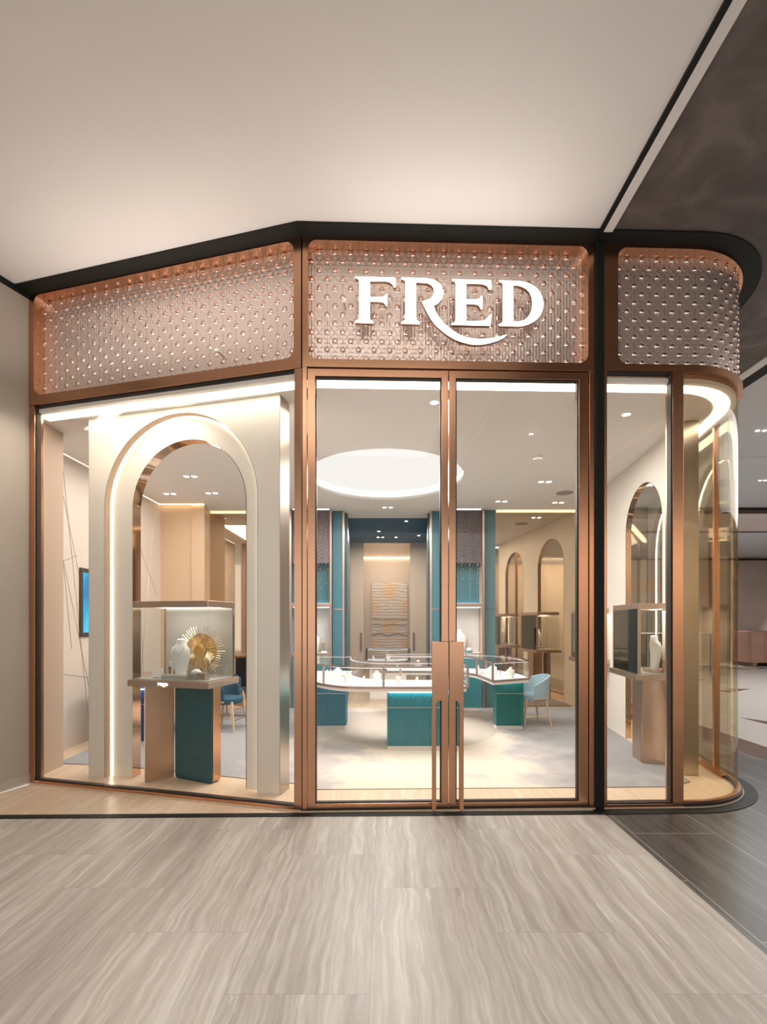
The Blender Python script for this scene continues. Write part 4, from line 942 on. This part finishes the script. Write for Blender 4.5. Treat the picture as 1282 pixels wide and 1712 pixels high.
# ------------------------------------------------------------------ wall screen
tv = thing('wall_screen', 'slim wall screen showing blue on the pale left wall', 'screen', (-3.452, 5.35, 1.2))
y0, y1 = 5.43, 6.6
mb = MB(); prism(mb, [[(y0, 1.23), (y1, 1.23), (y1, 2.02), (y0, 2.02)], [(y0+.05, 1.28), (y1-.05, 1.28), (y1-.05, 1.97), (y0+.05, 1.97)]], lambda a, d, b: (-3.452+d, a, b), 0, .016); mb.build('screen_bezel', screenblk, tv, bevel=.003)
mb = MB(); mb.box(-3.451, -3.440, y0+.05, y1-.05, 1.28, 1.97); mb.build('screen_panel', bluescreen, tv)

# ------------------------------------------------------------------ back niches beside the portal
def niche(label, xa, xb, side, lab2):
    t = thing('display_niche', label, 'display niche', ((xa+xb)/2, 7.9, 0))
    yb = 7.95; yf = 7.68
    mb = MB(); mb.box(xa, xb, yb-.02, yb, .02, CEIL); mb.build('niche_back', tealglass, t)
    mb = MB()
    for x in (xa, xb): mb.box(x-.016, x+.016, yf-.02, yf+.02, .02, CEIL)
    mb.box(xa, xb, yf-.012, yf+.014, 1.655, 1.70); mb.box(xa, xb, yf-.012, yf+.014, .84, .90); mb.build('niche_frame', pinkm, t)
    mb = MB(); mb.box(xa-.0, xa+.012, yf+.02, yb-.02, .02, CEIL); mb.box(xb-.012, xb, yf+.02, yb-.02, .02, CEIL); mb.build('niche_side', wood if side > 0 else tealglass, t)
    # embossed screen in the upper bay, hung from the ceiling
    mb = MB(); vs = []; uv = []
    for u in (xa+.02, xb-.02):
        for v in (2.35, CEIL-.002): vs.append((u, yf+.03, v)); uv.append((u, v))
    mb.add(vs, [(0, 2, 3, 1)], 0, uv); mb.build('hanging_screen', niche_scales, t)
    for q in range(5):
        x = xa+.08+(xb-xa-.16)*q/4
        mb = MB()
        for k in range(9):
            z = 2.35-.02-k*.075; r_ = .014*(1-k/12)
            loft(mb, [(-r_, .001, .001, 0, 0), (-r_*.5, r_, r_, 0, 0), (r_*.5, r_, r_, 0, 0), (r_, .001, .001, 0, 0)], 8, 0, x+(.03 if k % 2 else 0), yf+.05, z)
        tube(mb, [(x, yf+.05, 2.36), (x, yf+.05, 1.75)], .002, 4); mb.build('bead_strand', copper2, t)
    mb = MB(); mb.box(xa+.02, xb-.02, yf+.0, yb-.02, .88, .90); mb.box(xa+.02, xb-.02, yf+.03, yb-.02, 1.64, 1.655); mb.build('niche_shelf', white, t)
    mb = MB(); mb.box(xa+.02, xb-.02, yb-.035, yb-.022, .90, 1.64); mb.build('niche_board', mat('pale_linen' , (.62, .60, .58), .8), t)
    mb = MB(); mb.box(xa+.03, xb-.03, yf+.05, yf+.065, 1.632, 1.639); mb.box(xa+.03, xb-.03, yb-.05, yb-.035, 1.702, 1.71); mb.box(xa+.03, xb-.03, yf+.02, yf+.035, CEIL-.012, CEIL-.004); mb.build('niche_light', emis('niche_led', (.95, .95, 1) if side > 0 else (1, .97, .9), 3.2), t)
    mb = MB(); mb.box(xa+.02, xb-.02, yf, yf+.02, .02, .84); mb.build('niche_base', teal, t)
    return t
nL = niche('left teal niche with embossed screen and lit shelf beside the portal', -1.49, -.845, -1, 'left')
nR = niche('right teal niche with embossed screen and lit shelf beside the portal', .925, 1.60, 1, 'right')
bust('white necklace bust on the shelf of the left teal niche', (-1.13, 7.80, .90), .34)
block('ring_box', 'upright brown box on the shelf of the left teal niche', 'jewellery box', (-.99, 7.78, .90), (.06, .06, .17), 0, steelb)
block('jewellery_box', 'low white box on the shelf of the left teal niche', 'jewellery box', (-.96, 7.73, .90), (.09, .04, .03), 0, white)
bust('white necklace bust on the shelf of the right teal niche', (1.25, 7.80, .90), .38)
t = thing('bracelet_cushion', 'round white cushion on a teal base in the right niche', 'jewellery cushion', (1.39, 7.76, .90)); mb = local(); loft(mb, [(0, .04, .03, 0, 0), (.03, .06, .045, 0, 0), (.035, .06, .045, 0, 0)], 16); mb.build('cushion_base', teal, t)
mb = local(); loft(mb, [(.035, .045, .035, 0, 0), (.06, .05, .04, 0, 0), (.085, .03, .025, 0, 0)], 16); mb.build('cushion_top', white, t, smooth=True)
for (x0, x1) in ((-.83, -.67), (.79, .915)):
    t = thing('teal_pilaster', 'slim aqua panel edged in metal %s of the portal' % ('left' if x0 < 0 else 'right'), 'wall panel', ((x0+x1)/2, 7.88, 0))
    mb = MB(); mb.box(x0, x1, 7.84, 7.95, .02, CEIL); mb.build('panel_face', tealglass, t)
    mb = MB(); xe = x1 if x0 < 0 else x0-.03; mb.box(xe, xe+.03, 7.82, 7.95, .02, CEIL); mb.build('panel_edge', pinkm, t)
    mb = MB(); mb.box(x0, x1, 7.832, 7.84, 1.60, 1.62); mb.build('panel_band', pinkm, t)
for (x0, x1, wd) in ((-1.70, -1.51, 'left'), (1.62, 1.82, 'right')):
    t = thing('teal_pilaster', f'plain grey-teal panel between the {wd} niche and the bronze mirror', 'wall panel', ((x0+x1)/2, 7.88, 0))
    mb = MB(); mb.box(x0, x1, 7.78, 7.95, .02, CEIL); mb.build('panel_face', mat('grey_teal', (.075, .17, .18), .4), t)
    mb = MB(); mb.box(x0, x1, 7.772, 7.78, 1.60, 1.612); mb.build('panel_band', tealdeep, t)

# ------------------------------------------------------------------ ceiling fittings
def cpix(px, py, Z=CEIL): d = 800*(Z-1.4)/(1040-py); return ((px-641)/800*d, d)
def downlight(label, px, py, double=False, Z=CEIL, rad=.035):
    x, y = cpix(px, py, Z); t = thing('downlight', label, 'downlight', (x, y, Z), 0, 'recessed ceiling downlights')
    xs = (-.05, .05) if double else (0,)
    for dx in xs:
        mb = MB(); n = 20
        ro, ri = rad*1.3, rad
        vs = [(x+dx+r_*math.cos(2*math.pi*i/n), y+r_*math.sin(2*math.pi*i/n), z) for r_, z in ((ro, Z-.001), (ro, Z-.007), (ri, Z-.007), (ri, Z-.001)) for i in range(n)]
        mb.add(vs, [(j*n+i, j*n+(i+1) % n, (j+1)*n+(i+1) % n, (j+1)*n+i) for j in range(3) for i in range(n)]); mb.build('lamp_rim', inplaster, t)
        mb = MB(); mb.add([(x+dx+ri*math.cos(2*math.pi*i/n), y+ri*math.sin(2*math.pi*i/n), Z-.003) for i in range(n)], [tuple(range(n))]); mb.build('lamp_lens', lampface, t)
    return t
downlight('single downlight in the boutique ceiling near the left door top', 726, 672)
downlight('single downlight in the ceiling seen through the right pane', 1047, 692)
downlight('double downlight on the ceiling right of the door stile, nearest of the pairs', 911, 805, True)
downlight('double downlight right of the glowing dome', 838, 838, True)
downlight('double downlight near the right mirror, beside the round speaker', 933, 840, True)
downlight('double downlight through the left arch, nearest pair', 318, 796, True)
downlight('double downlight through the left arch, farthest pair', 354, 824, True)
downlight('double downlight through the left arch near the pale wall', 284, 825, True)
downlight('double downlight just beyond the glowing dome', 648, 848, True, rad=.03)
for i, (a, b) in enumerate(((633, 888), (636, 898), (662, 898), (700, 895), (679, 871))):
    downlight(['small downlight in the teal portal ceiling, leftmost', 'small downlight in the teal portal ceiling, low left pair', 'small downlight in the teal portal ceiling, low middle', 'small downlight in the teal portal ceiling, rightmost', 'small downlight at the near edge of the teal portal ceiling'][i], a, b, i == 1, rad=.03)
for (sx, sy, e) in ((.1, 4.9, 30), (1.2, 5.3, 25), (-.5, 6.2, 20), (1.6, 6.4, 20)):
    light('downlight_beam', 'SPOT', (sx, sy, 3.17), (0, 0, 0), e, (1, .94, .86), (.05, .05), 75, .7)
for (sx, sy) in ((-3.2, 5.1), (-3.2, 5.9), (-3.2, 6.7)):
    light('wall_washer', 'SPOT', (sx, sy, 3.17), (0, -12, 0), 14, (1, .93, .86), (.03, .03), 55, .9)
x, y = cpix(888, 720); t = thing('sprinkler_head', 'small sprinkler head hanging from the boutique ceiling', 'sprinkler', (x, y, CEIL))
mb = MB(); loft(mb, [(-.05, .008, .008, 0, 0), (-.045, .022, .022, 0, 0), (-.012, .012, .012, 0, 0), (0, .04, .04, 0, 0)], 14, 0, x, y, CEIL-.001); mb.build('sprinkler_body', inplaster, t, smooth=True)
x, y = cpix(899, 763); t = thing('smoke_detector', 'round white smoke detector on the boutique ceiling', 'smoke detector', (x, y, CEIL))
mb = MB(); loft(mb, [(-.045, .03, .03, 0, 0), (-.035, .05, .05, 0, 0), (-.015, .06, .06, 0, 0), (0, .065, .065, 0, 0)], 20, 0, x, y, CEIL-.001); mb.build('detector_body', inplaster, t, smooth=True)
x, y = cpix(944, 824); t = thing('ceiling_speaker', 'grey round speaker grille flush in the boutique ceiling', 'speaker', (x, y, CEIL))
mb = MB(); loft(mb, [(-.006, .11, .11, 0, 0), (0, .12, .12, 0, 0)], 24, 0, x, y, CEIL-.001); mb.build('speaker_grille', mat('grille_grey', (.36, .33, .31), .6), t)

# ------------------------------------------------------------------ concourse objects
cr = thing('wooden_crate', 'long reddish plywood crate against the far concourse wall', 'crate', (12.8, 15.4, 0))
mb = MB(); mb.box(11.5, 14.2, 15.0, 15.9, .12, 1.11); mb.build('crate_body', mat('plywood', (.34, .19, .14), .6, 0, .15, 4), cr, bevel=.01)
mb = MB()
for x in (11.6, 12.4, 13.2, 14.05): mb.box(x, x+.1, 15.02, 15.88, 0, .12)
mb.build('crate_skid', mat('skid_wood', (.2, .12, .08), .7), cr)
mb = MB()
for i in range(7): mb.box(11.5+i*.44, 11.52+i*.44, 14.985, 15.0, .12, 1.11)
mb.build('crate_batten', mat('batten_wood', (.28, .16, .11), .7), cr)
RX = 9.3
rl = thing('glass_balustrade', 'long glass balustrade with a metal rail across the concourse', 'railing', (7.5, 13.6, 0))
mb = MB(); tube(mb, [(4.8, 13.6, 1.08), (RX, 13.6, 1.08)], .03, 10); mb.build('hand_rail', silver, rl)
mb = MB(); mb.box(4.8, RX, 13.595, 13.605, .05, 1.05); mb.build('glass_panel', glasst, rl)
for i in range(6):
    x = 4.8+(RX-4.8)*i/5; mb = MB(); mb.box(x-.02, x+.02, 13.58, 13.62, 0, 1.06); mb.build('rail_post', silver, rl)
for (x, y, wd) in ((5.6, 7.1, 'nearer the boutique'), (7.6, 9.6, 'farther along the concourse')):
    t = thing('downlight', f'double downlight in the pale concourse ceiling, {wd}', 'downlight', (x, y, HT))
    mb = MB()
    for dx in (-.05, .05): loft(mb, [(-.006, .022, .022, dx, 0), (0, .025, .025, dx, 0)], 14, 0, x, y, HT-.001)
    mb.build('lamp_lens', lampface, t)
light('concourse_spot', 'SPOT', (11.2, 15.2, 3.5), (14, 0, 0), 330, (1, .95, .9), (.05, .05), 44, .9)
light('concourse_spot', 'SPOT', (13.6, 15.2, 3.5), (14, 0, 0), 330, (1, .95, .9), (.05, .05), 44, .9)
